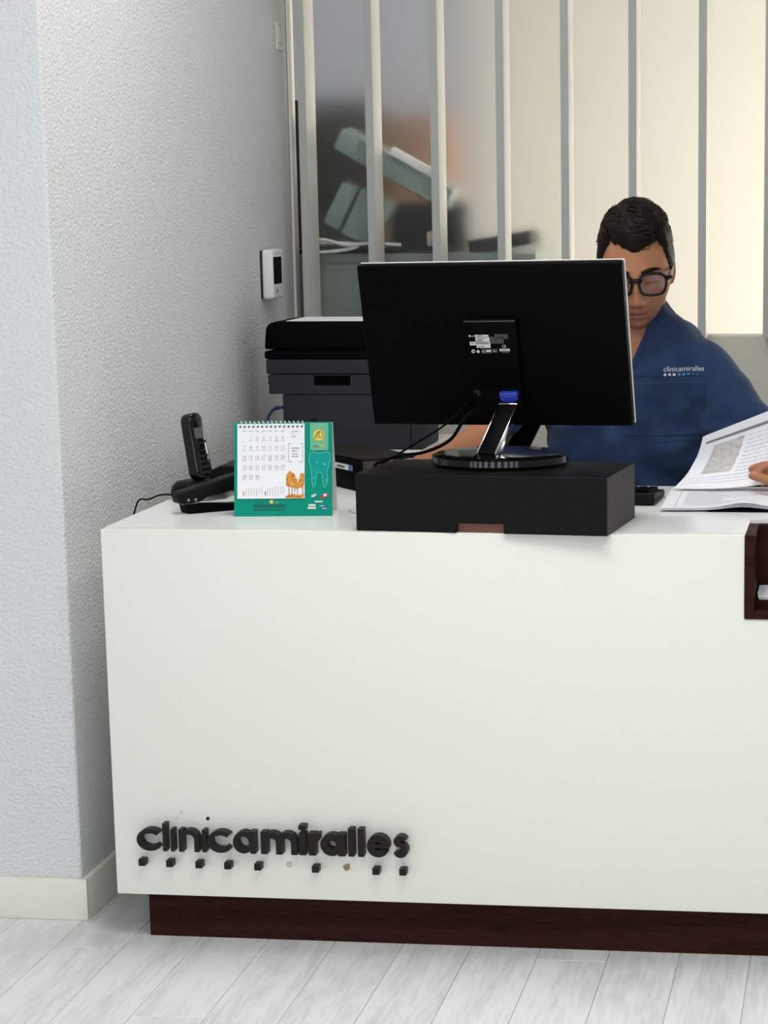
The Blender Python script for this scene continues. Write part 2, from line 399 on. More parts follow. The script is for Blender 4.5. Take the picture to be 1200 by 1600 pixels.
tag(be, 'small beige carton standing behind the second frosted pane', 'carton')
M['dark_screen'] = mat('dark_cloth', (0.035, 0.037, 0.035), .9, spec=0.1)
dp = empty('folding_screen', (0, GY + .60, 0))
tag(dp, 'dark standing screen blurred behind the tilted machine', 'screen')
box('panel', -0.40, -0.02, 0, .03, .05, 1.58, 'dark_screen', dp, bevel=.004)
box('foot', -0.40, -0.02, -.05, .08, 0.0, .05, 'dark_screen', dp)
terr = empty('terracotta_cabinet', (0, GY + .75, 0))
tag(terr, 'terracotta cabinet glimpsed as an orange blur above the tilted machine', 'cabinet')
box('body', -0.05, 0.15, 0, .20, .05, 1.545, 'orange_wall', terr, bevel=.004)
box('foot', -0.01, 0.17, .02, .18, 0.0, .05, 'dark_stuff', terr)
c1 = tube('white_cable', [(-.09, GY + .012, 1.200), (-.04, GY + .012, 1.213), (.02, GY + .012, 1.200), (.08, GY + .012, 1.203), (.16, GY + .02, 1.199)], .0044, 'white_plastic', smooth_path=8)
tag(c1, 'white cable curving over another behind the first frosted pane, upper one', 'cable', 'cables behind the glass')
c2 = tube('white_cable', [(-.09, GY + .012, 1.184), (-.03, GY + .012, 1.183), (.03, GY + .012, 1.190), (.05, GY + .020, 1.200), (-.01, GY + .022, 1.205), (-.09, GY + .022, 1.204)], .0044, 'white_plastic', smooth_path=8)
tag(c2, 'white cable looping back on itself behind the first frosted pane, lower one', 'cable', 'cables behind the glass')

# ---------------- wall fittings
th = empty('thermostat', (WX, 1.575, 1.08))
tag(th, 'white wall thermostat with a dark display beside the frosted glass', 'thermostat')
bm = bmesh.new(); bm_box(bm, 0.004, 0.032, 0.0, 0.105, 0.0, 0.117); obj('body', bm, 'white_plastic', th, bevel=.008, seg=4)
box('wall_plate', 0.0, 0.005, 0.003, 0.102, 0.003, 0.114, 'dark_stuff', th)
box('display', 0.0315, 0.0328, 0.006, 0.080, 0.036, 0.099, 'black_matte', th)
box('button', 0.0315, 0.0328, 0.030, 0.038, 0.014, 0.024, 'print_dark', th)
sw = empty('switch_plate', (WX, 1.80, 1.668))
tag(sw, 'small pale switch plate high on the side wall near the glass', 'switch')
box('frame', 0.0, 0.003, 0.0, 0.064, 0.0, 0.066, 'wall_plain', sw, bevel=.001, seg=1)
box('rocker', 0.002, 0.0045, 0.012, 0.048, 0.018, 0.058, 'wall_plain', sw, bevel=.001, seg=1)
box('rocker_gap', 0.002, 0.0034, 0.010, 0.050, 0.016, 0.060, 'print_grey', sw)

# ================================================================ RECEPTION DESK
desk = empty('reception_desk', (0, 0, 0))
tag(desk, 'white laminate reception desk with a dark wood plinth', 'desk')
HT, ZB, NX = 0.75, 0.089, 1.1215
bm = bmesh.new()
prof = [(0, ZB), (1.75, ZB), (1.75, HT - .0), (1.47, HT), (1.47, 0.6075), (NX, 0.6075), (NX, HT), (0, HT)]
bm_prism(bm, prof, 0.0, 0.03)
obj('front_panel', bm, 'desk_white', desk, bevel=0.0022, seg=2)
bm = bmesh.new()
top = [(0.0, 0.0302), (NX, 0.0302), (NX, 0.20), (1.47, 0.20), (1.47, 0.0302), (1.75, 0.0302), (1.75, 0.68), (0.0, 0.68)]
a = [bm.verts.new((x, y, HT - .03)) for x, y in top]; b = [bm.verts.new((x, y, HT)) for x, y in top]
bm.faces.new(a[::-1]); bm.faces.new(b)
for i in range(8): bm.faces.new((a[i], a[(i + 1) % 8], b[(i + 1) % 8], b[i]))
obj('desk_top', bm, 'desk_top', desk)
box('side_panel', 0.0, 0.03, 0.0302, 0.68, ZB, HT - .0302, 'desk_white', desk)
box('plinth', 0.046, 1.72, 0.04, 0.062, 0.0, ZB - .0005, 'wenge', desk)
box('plinth_side', 0.046, 0.066, 0.0622, 0.34, 0.0, ZB - .0005, 'wenge', desk)
ret = empty('return_desk', (0, 0.68, 0))
tag(ret, 'white side return of the desk carrying the printer along the wall', 'desk')
box('desk_top', 0.0, 0.50, 0.001, 1.018, HT - .03, HT, 'desk_top', ret)
box('leg_panel', 0.0, 0.47, 0.985, 1.015, 0.0, HT - .0302, 'desk_white', ret)
box('leg_panel', 0.44, 0.47, 0.02, 0.98, 0.0, HT - .0302, 'desk_white', ret)
# organiser let into the desk
og = empty('brochure_holder', (NX + .0005, -0.004, 0.608))
tag(og, 'dark wood open brochure box set into the desk top at right', 'box')
box('side_panel', 0.0, 0.0165, 0.0, 0.155, 0.0, 0.1425, 'wenge', og, bevel=.0015)
box('side_panel', 0.3310, 0.3475, 0.0, 0.155, 0.0, 0.1425, 'wenge', og, bevel=.0015)
box('bottom_panel', 0.0167, 0.3308, 0.0, 0.155, 0.0, 0.0150, 'wenge', og, bevel=.0015)
box('back_panel', 0.0167, 0.3308, 0.1400, 0.155, 0.0152, 0.1425, 'wenge', og)
box('front_lip', 0.0167, 0.3308, 0.030, 0.036, 0.0152, 0.028, 'wenge', og)
for k, lb in enumerate(('white brochure at the bottom of the dark wood box', 'white brochure in the middle of the small stack in the wood box', 'white brochure on top of the stack in the dark wood box')):
    bs = empty('brochure', (NX + .02 + .002 * (k % 2), 0.038, 0.6233 + k * .0075)); tag(bs, lb, 'brochure', 'brochures in the wood box')
    box('cover', 0, .20, 0, .09, .0065, .0072, 'paper', bs); box('pages', .001, .199, .001, .089, 0.0002, .0064, 'card_white', bs)

# ---------------- lettering on the desk front
sign = empty('lettering_sign', (0, 0, 0.1765))
tag(sign, 'raised dark brown clinicamiralles lettering with small squares on the desk front', 'sign')
XH = 0.0405
def glyph(ch, x0, x1, wt, y0=-0.0205, y1=-0.0004, zh=XH):
    bm = bmesh.new(); Wd = x1 - x0; rx, rz = Wd / 2, zh / 2; cx, cz = (x0 + x1) / 2, zh / 2
    def bar(a, b, c, d): bm_prism(bm, [(a, c), (b, c), (b, d), (a, d)], y0 - .00025, y1 + .0001)
    if ch == 'c': bm_arc(bm, cx + .1 * Wd, cz, rx + .1 * Wd, rz, wt, 42, 318, y0, y1)
    elif ch == 'l': bar(x0, x1, 0, 0.0505)
    elif ch == 'i': bar(x0, x1, 0, zh)
    elif ch == 'j': bar(x0, x1, 0, zh); bar(x0 - .0005, x1 + .0002, zh + .0055, zh + .0135)
    elif ch == 'n':
        bar(x0, x0 + wt, 0, zh); bm_arc(bm, cx, zh - rx, rx, rx, wt, 0, 165, y0, y1); bar(x1 - wt, x1, 0, zh - rx)
    elif ch == 'm':
        q = (Wd + wt) / 2
        bar(x0, x0 + wt, 0, zh)
        for k_, s in enumerate((x0, x0 + q - wt)):
            bm_arc(bm, s + q / 2, zh - q / 2, q / 2, q / 2, wt, 0, 160, y0 + .0003 * k_, y1); bar(s + q - wt, s + q, 0, zh - q / 2)
    elif ch == 'r':
        bar(x0, x0 + wt, 0, zh); bm_arc(bm, x0 + wt * .2 + .017, zh - .017, .017, .017, wt * .95, 88, 168, y0, y1)
    elif ch == 'a':
        bm_arc(bm, cx - wt * .12, cz, rx - wt * .12, rz, wt, 0, 360, y0, y1, 36, True); bar(x1 - wt, x1, 0, zh)
    elif ch == 'e':
        bm_arc(bm, cx, cz, rx, rz, wt, 0, 325, y0, y1, 34); bar(x0 + wt * .7, x1 - .001, cz - wt * .30, cz + wt * .30)
    elif ch == 's':
        r1 = zh * .27; 
        bm_arc(bm, cx, zh - r1, rx * .92, r1, wt * .82, 20, 270, y0, y1); bm_arc(bm, cx, r1 + wt * .18, rx, r1 + wt * .18, wt * .86, 92, -160, y0, y1)
    return obj('letter', bm, 'letter', sign)
A, B = 0.0085, 0.0128
for ch, x0, x1, wt in (('c', .0471, .0880, A), ('l', .0951, .1022, A), ('i', .1097, .1160, A), ('n', .1244, .1612, A), ('i', .1672, .1742, A), ('c', .1765, .2165, A), ('a', .2232, .2640, A + .001),
                       ('m', .2739, .3400, B - .0012), ('j', .3432, .3552, B), ('r', .3601, .3797, B), ('a', .3816, .4258, B), ('l', .4315, .4419, B), ('l', .4488, .4592, B), ('e', .4648, .5052, B), ('s', .5118, .5378, B)):
    glyph(ch, x0, x1, wt)
for x, z in ((.0483, .1481), (.0990, .1474), (.1526, .1468), (.2052, .1465), (.2600, .1460), (.3644, .1451), (.4734, .1445), (.5215, .1446)):
    box('square_block', x, x + .0122, -0.0195, -0.0004, z - .1765 - .0005, z - .1765 + .0118, 'letter', sign, bevel=.0006, seg=1)
box('mounting_plate', .3147, .3233, -.0020, -.0004, .1486 - .1765, .1572 - .1765, 'steel', sign)
def blob(name, cx, cz, r, seed, mt, y=-.0016):
    rr = random.Random(seed); bm = bmesh.new()
    bm_prism(bm, [(cx + r * (0.8 + .4 * rr.random()) * math.cos(2 * PI * k / 12), cz + r * (0.8 + .4 * rr.random()) * math.sin(2 * PI * k / 12)) for k in range(12)], y, -.0004)
    return obj(name, bm, mt, sign)
blob('glue_spot', .4236, .1511 - .1765, .0058, 3, 'glue'); blob('glue_spot', .4275, .1560 - .1765, .0016, 4, 'glue')
blob('glue_spot', .1735, .2335 - .1765, .0030, 5, 'letter'); blob('glue_spot', .1180, .2345 - .1765, .0020, 6, 'print_pale'); blob('glue_spot', .1250, .2440 - .1765, .0024, 7, 'print_pale')

# ================================================================ THINGS ON THE DESK
# ---------------- monitor riser
RZ = math.radians(-5.6)
rs = empty('monitor_riser', (0.4532, 0.014, HT), RZ)
tag(rs, 'black box used as a monitor riser, overhanging the desk edge', 'riser')
RW, RD, RH = 0.441, 0.240, 0.0982
bm = bmesh.new()
bm_prism(bm, [(0, 0.0003), (.1785, 0.0003), (.1785, .0165), (.2615, .0165), (.2615, 0.0003), (RW, 0.0003), (RW, RH), (0, RH)], 0.0, 0.012)
obj('front_panel', bm, 'black_box', rs, bevel=.0008, seg=1)
box('top_panel', 0, RW, .0122, RD, RH - .012, RH, 'black_box', rs)
box('side_panel', 0, .012, .0122, RD, .0003, RH - .0122, 'black_box', rs)
box('side_panel', RW - .012, RW, .0122, RD, .0003, RH - .0122, 'black_box', rs)
box('back_panel', .0122, RW - .0122, RD - .012, RD, .0003, RH - .0122, 'black_box', rs)
o = box('inner_board', .15, .29, .013, .018, .0003, .03, 'rust', rs); o['label'] = 'reddish board showing through the notch'

# ---------------- monitor
mn = empty('computer_monitor', (0.68, 0.18, HT + RH))
tag(mn, 'black flat computer monitor seen from behind on a round glossy stand', 'monitor')
loc0 = Vector((0.68, 0.18, HT + RH))
MX = Matrix.Translation(Vector((0.663, 0.252, 1.054)) - loc0) @ Matrix.Rotation(math.radians(-9.16), 4, 'Z') @ Matrix.Rotation(math.radians(11.9), 4, 'X') @ Matrix.Rotation(math.radians(-0.78), 4, 'Y')
W2, H2m = 0.245, 0.1475
def mbox(name, x0, x1, y0, y1, z0, z1, mt, parent=mn, bevel=0, seg=2):
    o = box(name, x0, x1, y0, y1, z0, z1, mt, parent, bevel, seg)
    if parent is mn: o.matrix_local = MX
    return o
shell = mbox('back_shell', -W2, W2, -.012, .010, -H2m, H2m, 'black_matte', bevel=.004, seg=3)
mbox('bezel', -W2 - .0002, W2 + .0004, .0102, .0145, -H2m - .0002, H2m + .0004, 'white_plastic', bevel=.0012)['label'] = 'pale front bezel showing as a bright edge'
scr = bpy.data.materials.new('lit_screen'); scr.use_nodes = True
bsdf = scr.node_tree.nodes['Principled BSDF']; bsdf.inputs['Base Color'].default_value = (.02, .02, .02, 1)
bsdf.inputs['Emission Color'].default_value = (.75, .85, 1, 1); bsdf.inputs['Emission Strength'].default_value = 0.9
mbox('screen', -W2 + .012, W2 - .012, .0146, .0152, -H2m + .018, H2m - .012, scr)
colm = mbox('rear_housing', -.046, .050, -.030, -.0122, -.070, .054, 'black_matte', bevel=.003)
mbox('port_recess', -.043, .047, -.020, -.0122, -.144, -.0705, 'black_matte', bevel=.002)
mbox('rear_rim', -.0455, .0495, -.0318, -.0301, .0480, .0515, mat('satin_black', (.02, .02, .02), .3), bevel=.0006)
# rating label: printed patches
def lab(cx, cy):   # crop (700..850 x 470..650) at 8x -> housing coordinates
    pxx, pyy = 700 + cx / 8.0, 470 + cy / 8.0
    return (-.0395 + (pxx - 735) * .001135, .0265 - (pyy - 515) * .00115)
YL = -.0306
bml, bmg, bmw, bmd = bmesh.new(), bmesh.new(), bmesh.new(), bmesh.new()
def q(bm, a, b, c, d, y=YL):
    x0, z1 = lab(a, b); x1, z0 = lab(c, d); bm_quad(bm, x0, x1, z0, z1, y)
q(bml, 360, 368, 545, 392); q(bml, 370, 398, 555, 450); q(bml, 290, 455, 560, 500); q(bml, 378, 500, 560, 532); q(bml, 675, 545, 808, 576)
q(bmg, 625, 360, 800, 420); q(bmg, 560, 392, 740, 480); q(bmg, 435, 540, 570, 604); q(bmg, 580, 545, 648, 592); q(bmg, 700, 585, 800, 598)
for k in range(30): q(bmd, 365 + k * 6 + (k * 7 % 3), 460, 368 + k * 6 + (k * 7 % 3), 488, YL - .0002)
for a, b, c in ((385, 410, 510), (390, 425, 470), (395, 440, 460), (400, 376, 470), (395, 512, 480), (305, 470, 345), (690, 555, 790)): q(bmd, a, b, c, b + 7, YL - .0002)
def lt(txt, cx, cy, size): x, z = lab(cx, cy); bm_text(bmw, txt, size, x, z, YL - .0003)
lt('LG', 312, 394, .0042); lt('FC', 445, 590, .0042); lt('PG', 592, 586, .0034); lt('CE', 708, 530, .0068)
q(bmw, 498, 560, 562, 582, YL - .0003)
def disc(bm, cx, cy, r, y):
    x, z = lab(cx, cy); bm.faces.new([bm.verts.new((x + r * math.cos(2 * PI * k / 16), y, z + r * math.sin(2 * PI * k / 16))) for k in range(16)])
disc(bmw, 298, 380, .0018, YL - .0003); disc(bmw, 328, 575, .0034, YL - .0003)
x, z = lab(392, 578); bmw.faces.new([bmw.verts.new((x + a, YL - .0003, z + b)) for a, b in ((-.0034, 0), (0, -.0036), (.0034, 0), (0, .0036))])
disc(bmd, 330, 576, .0018, YL - .0005)
rl = flatobj('rating_label', bml, 'label_white', mn); rl.matrix_local = MX; rl['kind'] = 'stuff'
for nm, bmx, mt in (('label_panel', bmg, 'label_grey'), ('label_print', bmw, 'label_white'), ('label_barcode', bmd, 'label_grey')): flatobj(nm, bmx, mt, rl)['kind'] = 'stuff'
# plug
bm = bmesh.new(); vs = []
for (zz, hw, hd) in ((-.079, .0165, .0065), (-.086, .0165, .0075), (-.096, .012, .0075), (-.1005, .006, .005)):
    vs.append([bm.verts.new((.026 + sx * hw, -.028 + sy * hd, zz)) for sx, sy in ((-1, -1), (1, -1), (1, 1), (-1, 1))])
for i in range(3):
    for k in range(4): bm.faces.new((vs[i][k], vs[i][(k + 1) % 4], vs[i + 1][(k + 1) % 4], vs[i + 1][k]))
bm.faces.new(vs[0][::-1]); bm.faces.new(vs[-1])
pg = obj('video_plug', bm, 'blue_plug', mn, bevel=.0015); pg.matrix_local = MX; pg['label'] = 'blue video plug'
for s in (-1, 1): tube('thumb_screw', [(.026 + s * .0135, -.030, -.080), (.026 + s * .0135, -.030, -.094)], .0032, 'blue_plug', pg, n=8)
wp = lambda x, y, z: MX @ Vector((x, y, z))
p0 = wp(.022, -.028, -.1005)
L = lambda x, y, z: Vector((x, y, z)) - loc0
tube('video_cable', [p0, L(.645, .08, .947), L(.612, .062, .903), L(.565, .075, .880), L(.51, .12, .868), L(.476, .142, .855), L(.459, .152, .846), L(.449, .165, .80), L(.446, .19, .757)], .0030, 'black_matte', mn, smooth_path=8)
tube('power_cable', [wp(-.036, -.020, -.083), L(.585, .19, .92), L(.53, .17, .885), L(.485, .150, .858), L(.460, .145, .847), L(.450, .155, .80), L(.446, .17, .757)], .0019, 'black_matte', mn, smooth_path=8)
box('power_socket', -.042, -.030, -.024, -.0201, -.088, -.078, 'dark_stuff', mn).matrix_local = MX
# stand: base and neck
bm = bmesh.new(); rings = []
for r, zz in ((.118, .0006), (.1215, .006), (.1205, .0165), (.113, .0205), (.104, .0215), (.0, .0218)):
    if r == 0: rings.append([bm.verts.new((0, 0, zz))])
    else: rings.append([bm.verts.new((r * math.cos(2 * PI * k / 72), r * .99 * math.sin(2 * PI * k / 72), zz)) for k in range(72)])
for i in range(len(rings) - 2):
    for k in range(72): bm.faces.new((rings[i][k], rings[i][(k + 1) % 72], rings[i + 1][(k + 1) % 72], rings[i + 1][k]))
for k in range(72): bm.faces.new((rings[-2][k], rings[-2][(k + 1) % 72], rings[-1][0]))
bm.faces.new(rings[0][::-1])
obj('stand_base', bm, 'black_gloss', mn, smooth=True)
def beam(name, a, b, hw, hd, mt, parent, yawd=-8, bevel=.001):
    a, b = Vector(a), Vector(b); d = (b - a).normalized(); r = Vector((math.cos(math.radians(yawd)), math.sin(math.radians(yawd)), 0)); n = d.cross(r).normalized()
    bm = bmesh.new(); vs = [bm.verts.new(p + r * sx * hw + n * sy * hd) for p in (a, b) for sx, sy in ((-1, -1), (1, -1), (1, 1), (-1, 1))]
    for f in ((3, 2, 1, 0), (4, 5, 6, 7), (0, 1, 5, 4), (1, 2, 6, 5), (2, 3, 7, 6), (3, 0, 4, 7)): bm.faces.new([vs[i] for i in f])
    return obj(name, bm, mt, parent, bevel=bevel)
A0, B0 = L(.6685, .105, .867), L(.6925, .200, .944)
nk = beam('stand_neck', A0, B0, .0155, .010, 'black_matte', mn)
rr = Vector((math.cos(math.radians(-8)), math.sin(math.radians(-8)), 0))
for s in (-1, 1): beam('neck_trim', A0 + rr * s * .0165, B0 + rr * s * .0165, .0013, .0105, 'chrome', mn, bevel=.0004)
beam('neck_cap', B0, B0 + (B0 - A0).normalized() * .004, .0175, .0105, 'chrome', mn, bevel=.0005)
beam('neck_foot', L(.6645, .080, .8632), L(.6705, .115, .8695), .021, .006, 'black_gloss', mn, bevel=.003)

# ---------------- desk calendar
cl = empty('desk_calendar', (0.1919, 0.1798, HT), math.atan2(.0204, .1762))
tag(cl, 'teal and white tent desk calendar with spiral binding showing September', 'calendar')
CW, CH, TA = .1776, .1705, math.radians(13.4)
FM = Matrix.Rotation(-TA, 4, 'X')
def cpart(name, bm, mt, parent=None):
    o = flatobj(name, bm, mt, parent or cl); o['kind'] = 'stuff'
    if parent is None: o.matrix_local = FM
    return o
o = box('front_board', 0, CW, 0, .0012, 0.0004, CH, 'teal', cl); o.matrix_local = FM; fb = o
bk = box('back_board', 0.0, CW + .001, -.0012, 0.0, 0.0002, .170, 'card_white', cl); bk.matrix_local = Matrix.Translation((0, .0815, 0)) @ Matrix.Rotation(math.radians(14.0), 4, 'X')
box('base_board', 0.001, CW, .003, .079, 0.0002, .0012, 'card_white', cl)
def cc(cx, cy): return ((cx / 6 + 350 - 366) * .00116, (806 - 640 - cy / 6) * .00116)
def cquad(bm, a, b, c, d, y):
    x0, z1 = cc(a, b); x1, z0 = cc(c, d); bm_quad(bm, x0, x1, z0, z1, y)
x0, z0 = cc(128, 832); x1, z1 = cc(758, 132)
pg = box('page_block', x0, x1, -.0042, -.0003, z0, z1, 'cal_page', cl); pg.matrix_local = FM
YP = -.0045
bm = bmesh.new(); bmd = bmesh.new()
cols = [195, 255, 315, 375, 435, 495, 555]; rowsy = [275, 366, 456, 548, 640]
for d in range(1, 31):
    k = d; r, c = divmod(k, 7)          # the 1st falls in the second column
    x, z = cc(cols[c], rowsy[r] - 1)
    bm_text(bm, str(d), .0078, x, z, YP, 'c')
    cquad(bm, cols[c] - 18, rowsy[r] + 10, cols[c] + 18, rowsy[r] + 14, YP)
    if d in (5, 14, 18): cquad(bm, cols[c] - 14, rowsy[r] + 18, cols[c] + 14, rowsy[r] + 22, YP)
for c in cols: cquad(bm, c - 18, 198, c + 18, 204, YP)
for k in range(5): cquad(bm, 168, 300 + k * 92, 176, 303 + k * 92, YP)
x, z = cc(636, 212); bm_text(bmd, 'SEPTIEMBRE', .0030, x, z, YP, xs=.85)
cquad(bm, 638, 226, 652, 232, YP); cquad(bm, 638, 250, 678, 258, YP)
for a, b, c, d in ((607, 318, 632, 322), (718, 318, 742, 322), (607, 486, 642, 490), (708, 486, 736, 490), (606, 318, 609, 490), (739, 318, 742, 488)): cquad(bmd, a, b, c, d, YP)
for ln, yy in ((((630, 646), (652, 672), (676, 712)), 362), (((640, 672), (680, 690)), 388), (((646, 660), (666, 694)), 416), (((640, 664), (670, 700)), 440)):
    for a, b in ln:
        t = a
        while t < b: cquad(bmd, t, yy - 6 + (int(t) * 7 % 4), min(b, t + 5), yy + 5, YP); t += 8
for x0_, y0_ in ((205, 722), (405, 722)):
    for r in range(5):
        for c in range(7):
            if r == 0 and c < (6 if x0_ < 300 else 3): continue
            if r == 4 and c > 4: continue
            cquad(bm, x0_ + c * 25, y0_ + r * 18, x0_ + c * 25 + 9, y0_ + r * 18 + 8, YP)
cpart('printed_dates', bm, 'cal_num'); cpart('printed_words', bmd, 'print_dark')
bm = bmesh.new(); cquad(bm, 182, 768, 190, 806, YP); cquad(bm, 386, 762, 394, 806, YP); cpart('printed_tabs', bm, 'cal_red')
# printed autumn trees
bm = bmesh.new(); bt = bmesh.new(); rr_ = random.Random(5)
def blobf(bm, cx, cy, r, y, ry=None):
    ry = ry or r
    pts = []
    for k in range(14):
        f = .85 + .3 * rr_.random(); X, Z = cc(cx + f * r * math.cos(2 * PI * k / 14), cy + f * ry * math.sin(2 * PI * k / 14)); pts.append((X, Z))
    pts = [(min(p[0], x1 - .0003), p[1]) for p in pts]
    bm.faces.new([bm.verts.new((p[0], y, p[1])) for p in pts[::-1]])
for k, (cx, cy, r, ry) in enumerate(((632, 650, 46, 70), (610, 690, 28, 32), (660, 690, 36, 46), (690, 715, 26, 30), (735, 650, 26, 62), (720, 690, 28, 44), (742, 620, 14, 30))): blobf(bm, cx, cy, r, YP - .0001 * k / 4, ry)
for cx, ya, yb in ((613, 700, 800), (640, 720, 805), (693, 730, 790), (742, 700, 790), (668, 720, 770)): cquad(bt, cx - 3, ya, cx + 3, yb, YP - .0006)
p = [cc(a, b) for a, b in ((576, 830), (600, 800), (650, 790), (700, 800), (752, 790), (752, 830))]
bm.faces.new([bm.verts.new((a, YP - .0003, b)) for a, b in p[::-1]])
for cx, cy in ((600, 812), (640, 806), (700, 812)): cquad(bt, cx - 18, cy, cx + 22, cy + 8, YP - .0006)
cpart('printed_tree_crowns', bm, 'cal_orange')
ba_, br_ = bmesh.new(), bmesh.new()
for k in range(46):
    cx, cy, rx_, ry_ = ((632, 650, 44, 68), (666, 694, 40, 46), (732, 655, 24, 58))[k % 3]
    a = rr_.random() * 2 * PI; f = math.sqrt(rr_.random()) * .9
    X_ = min(748, cx + rx_ * f * math.cos(a)); blobf(ba_ if k % 5 < 3 else br_, X_, cy + ry_ * f * math.sin(a), 5 + 5 * rr_.random(), YP - .0007 - .00001 * k)
cpart('printed_amber_leaves', ba_, 'cal_amber'); cpart('printed_rust_leaves', br_, 'cal_rust'); cpart('printed_tree_trunks', bt, 'cal_trunk')
# holes and rings of the spiral
bm = bmesh.new()
for k in range(15): cx = 155 + k * 41.2; cquad(bm, cx - 10, 150, cx + 10, 168, YP)
cpart('binding_holes', bm, 'print_dark')
bmr = bmesh.new(); bm_tube(bmr, [(0, .0045 * math.cos(a), .0052 * math.sin(a)) for a in [2 * PI * k / 14 for k in range(14)]], .0008, 6, closed=True)
bmesh.ops.recalc_face_normals(bmr, faces=bmr.faces); rm = bpy.data.meshes.new('spiral_ring'); bmr.to_mesh(rm); bmr.free(); rm.materials.append(M['white_plastic'])
for k in range(15):
    X, Z = cc(160 + k * 41.0, 136); r_ = bpy.data.objects.new('spiral_ring', rm); COL.objects.link(r_); r_.parent = cl
    r_.matrix_local = FM @ Matrix.Translation((X, -.0008, Z + .0008)) @ Matrix.Rotation(math.radians(25), 4, 'Z')
# teal board print
YB = -.0005
bm = bmesh.new(); cquad(bm, 808, 124, 978, 380, YB); cpart('printed_panel', bm, 'cal_green')
bm = bmesh.new(); bmd = bmesh.new()
def ring2(bm, cx, cy, r, y):
    bm.faces.new([bm.verts.new((*((lambda P: (P[0], y, P[1]))(cc(cx + r * math.cos(2 * PI * k / 24), cy - r * math.sin(2 * PI * k / 24)))),)) for k in range(24)])
ring2(bm, 890, 238, 52, YB - .0003)
x, z = cc(920, 352); bm_text(bm, 'QC', .0085, x, z, YB - .0003, 'c')
ring2(bm, 445, 862, 18, YB - .0003); x, z = cc(478, 874); bm_text(bm, 'QC', .004, x, z, YB - .0003)
cpart('printed_logo', bm, 'cal_yellow')
def poly_line(bm, pts, wd, y):
    for (a, b), (c, d) in zip(pts[:-1], pts[1:]):
        X0, Z0 = cc(a, b); X1, Z1 = cc(c, d); dx, dz = X1 - X0, Z1 - Z0; l = math.hypot(dx, dz) or 1; nx, nz = -dz / l * wd, dx / l * wd
        bm.faces.new([bm.verts.new(v) for v in ((X0 + nx, y, Z0 + nz), (X0 - nx, y, Z0 - nz), (X1 - nx, y, Z1 - nz), (X1 + nx, y, Z1 + nz))])
poly_line(bmd, [(850, 262), (866, 262), (886, 206), (890, 204), (892, 214), (892, 262), (910, 262), (926, 250), (930, 235), (924, 216), (908, 206), (890, 205), (872, 216), (856, 246), (852, 262)], .0005, YB - .0006)
x, z = cc(832, 352); bm_text(bmd, 'TOTAL', .0042, x, z, YB - .0006)
x, z = cc(288, 870); bm_text(bmd, 'Total Dental', .0036, x, z, YB - .0006)
for yy, a, b in ((888, 270, 578), (906, 275, 572), (932, 275, 565)):
    t = a; k = 0
    while t < b: cquad(bmd, t, yy, min(b, t + 12 + (k * 5) % 13), yy + 9, YB - .0003); t += 16 + (k * 5) % 13; k += 1
cpart('printed_lettering', bmd, 'cal_dark')
tooth = [(800, 425), (812, 402), (840, 396), (870, 402), (898, 408), (930, 402), (965, 394), (992, 402), (1002, 430), (996, 480), (980, 540), (972, 600), (975, 660), (962, 710), (944, 732), (930, 700), (926, 650), (920, 605), (898, 582), (872, 596), (860, 640), (856, 700), (842, 732), (826, 700), (818, 640), (820, 590), (808, 530), (792, 470)]
tooth = [((a - 897) * .96 + 897, b) for a, b in tooth]
tv = [cc(a, b) for a, b in tooth]
bm = bmesh.new(); bm.faces.new([bm.verts.new((a, YB, b)) for a, b in tv[::-1]]); bmesh.ops.triangulate(bm, faces=bm.faces); cpart('printed_tooth', bm, 'cal_tooth')
bm = bmesh.new(); poly_line(bm, tooth + [tooth[0]], .00042, YB - .0003)
for a, b, r in ((875, 495, 7), (942, 512, 9), (840, 640, 6), (960, 660, 6)): ring2(bm, a, b, r, YB - .0003)
cpart('tooth_outline', bm, 'cal_tooth_line')
bmw, bmr, bmb = bmesh.new(), bmesh.new(), bmesh.new()
ring2(bmr, 925, 815, 22, YB - .0002); ring2(bmr, 968, 800, 17, YB - .0002); cquad(bmr, 915, 798, 985, 818, YB - .0002)
for a, b, c, d in ((930, 790, 965, 812), (838, 790, 866, 806), (820, 800, 850, 818), (850, 856, 925, 868), (792, 886, 858, 904), (786, 912, 862, 930), (905, 898, 935, 906), (920, 924, 960, 930)): cquad(bmw, a, b, c, d, YB - .0004)
for a, b, c, d in ((800, 806, 822, 822), (905, 908, 968, 922)): cquad(bmb, a, b, c, d, YB - .0003)
cpart('sponsor_print_white', bmw, 'card_white'); cpart('sponsor_print_red', bmr, 'cal_red'); cpart('sponsor_print_blue', bmb, 'cal_blue')

# ---------------- cordless phone
cr = empty('phone_cradle', (0.052, 0.435, HT)); tag(cr, 'black rounded charging cradle of the cordless phone by the wall', 'phone cradle')
bm = bmesh.new(); rings = []
for sc_, zz in ((.92, 0.0005), (1.0, .006), (1.0, .016), (.93, .026), (.78, .033), (.5, .036)):
    rings.append([bm.verts.new((.052 * sc_ * math.cos(2 * PI * k / 40), .048 * sc_ * math.sin(2 * PI * k / 40), zz)) for k in range(40)])
for i in range(5):
    for k in range(40): bm.faces.new((rings[i][k], rings[i][(k + 1) % 40], rings[i + 1][(k + 1) % 40], rings[i + 1][k]))
bm.faces.new(rings[0][::-1]); bm.faces.new(rings[-1]); obj('cradle_body', bm, 'black_box', cr, smooth=True)
tube('cradle_cord', [(-.045, -.01, .008), (-.065, -.035, .010), (-.082, -.055, .004), (-.10, -.06, .002), (-.118, -.05, -.04)], .0016, 'black_matte', cr, smooth_path=6)
hs = empty('cordless_phone', (0.062, 0.430, HT + .0365)); tag(hs, 'black cordless phone handset standing upright in its cradle', 'phone')
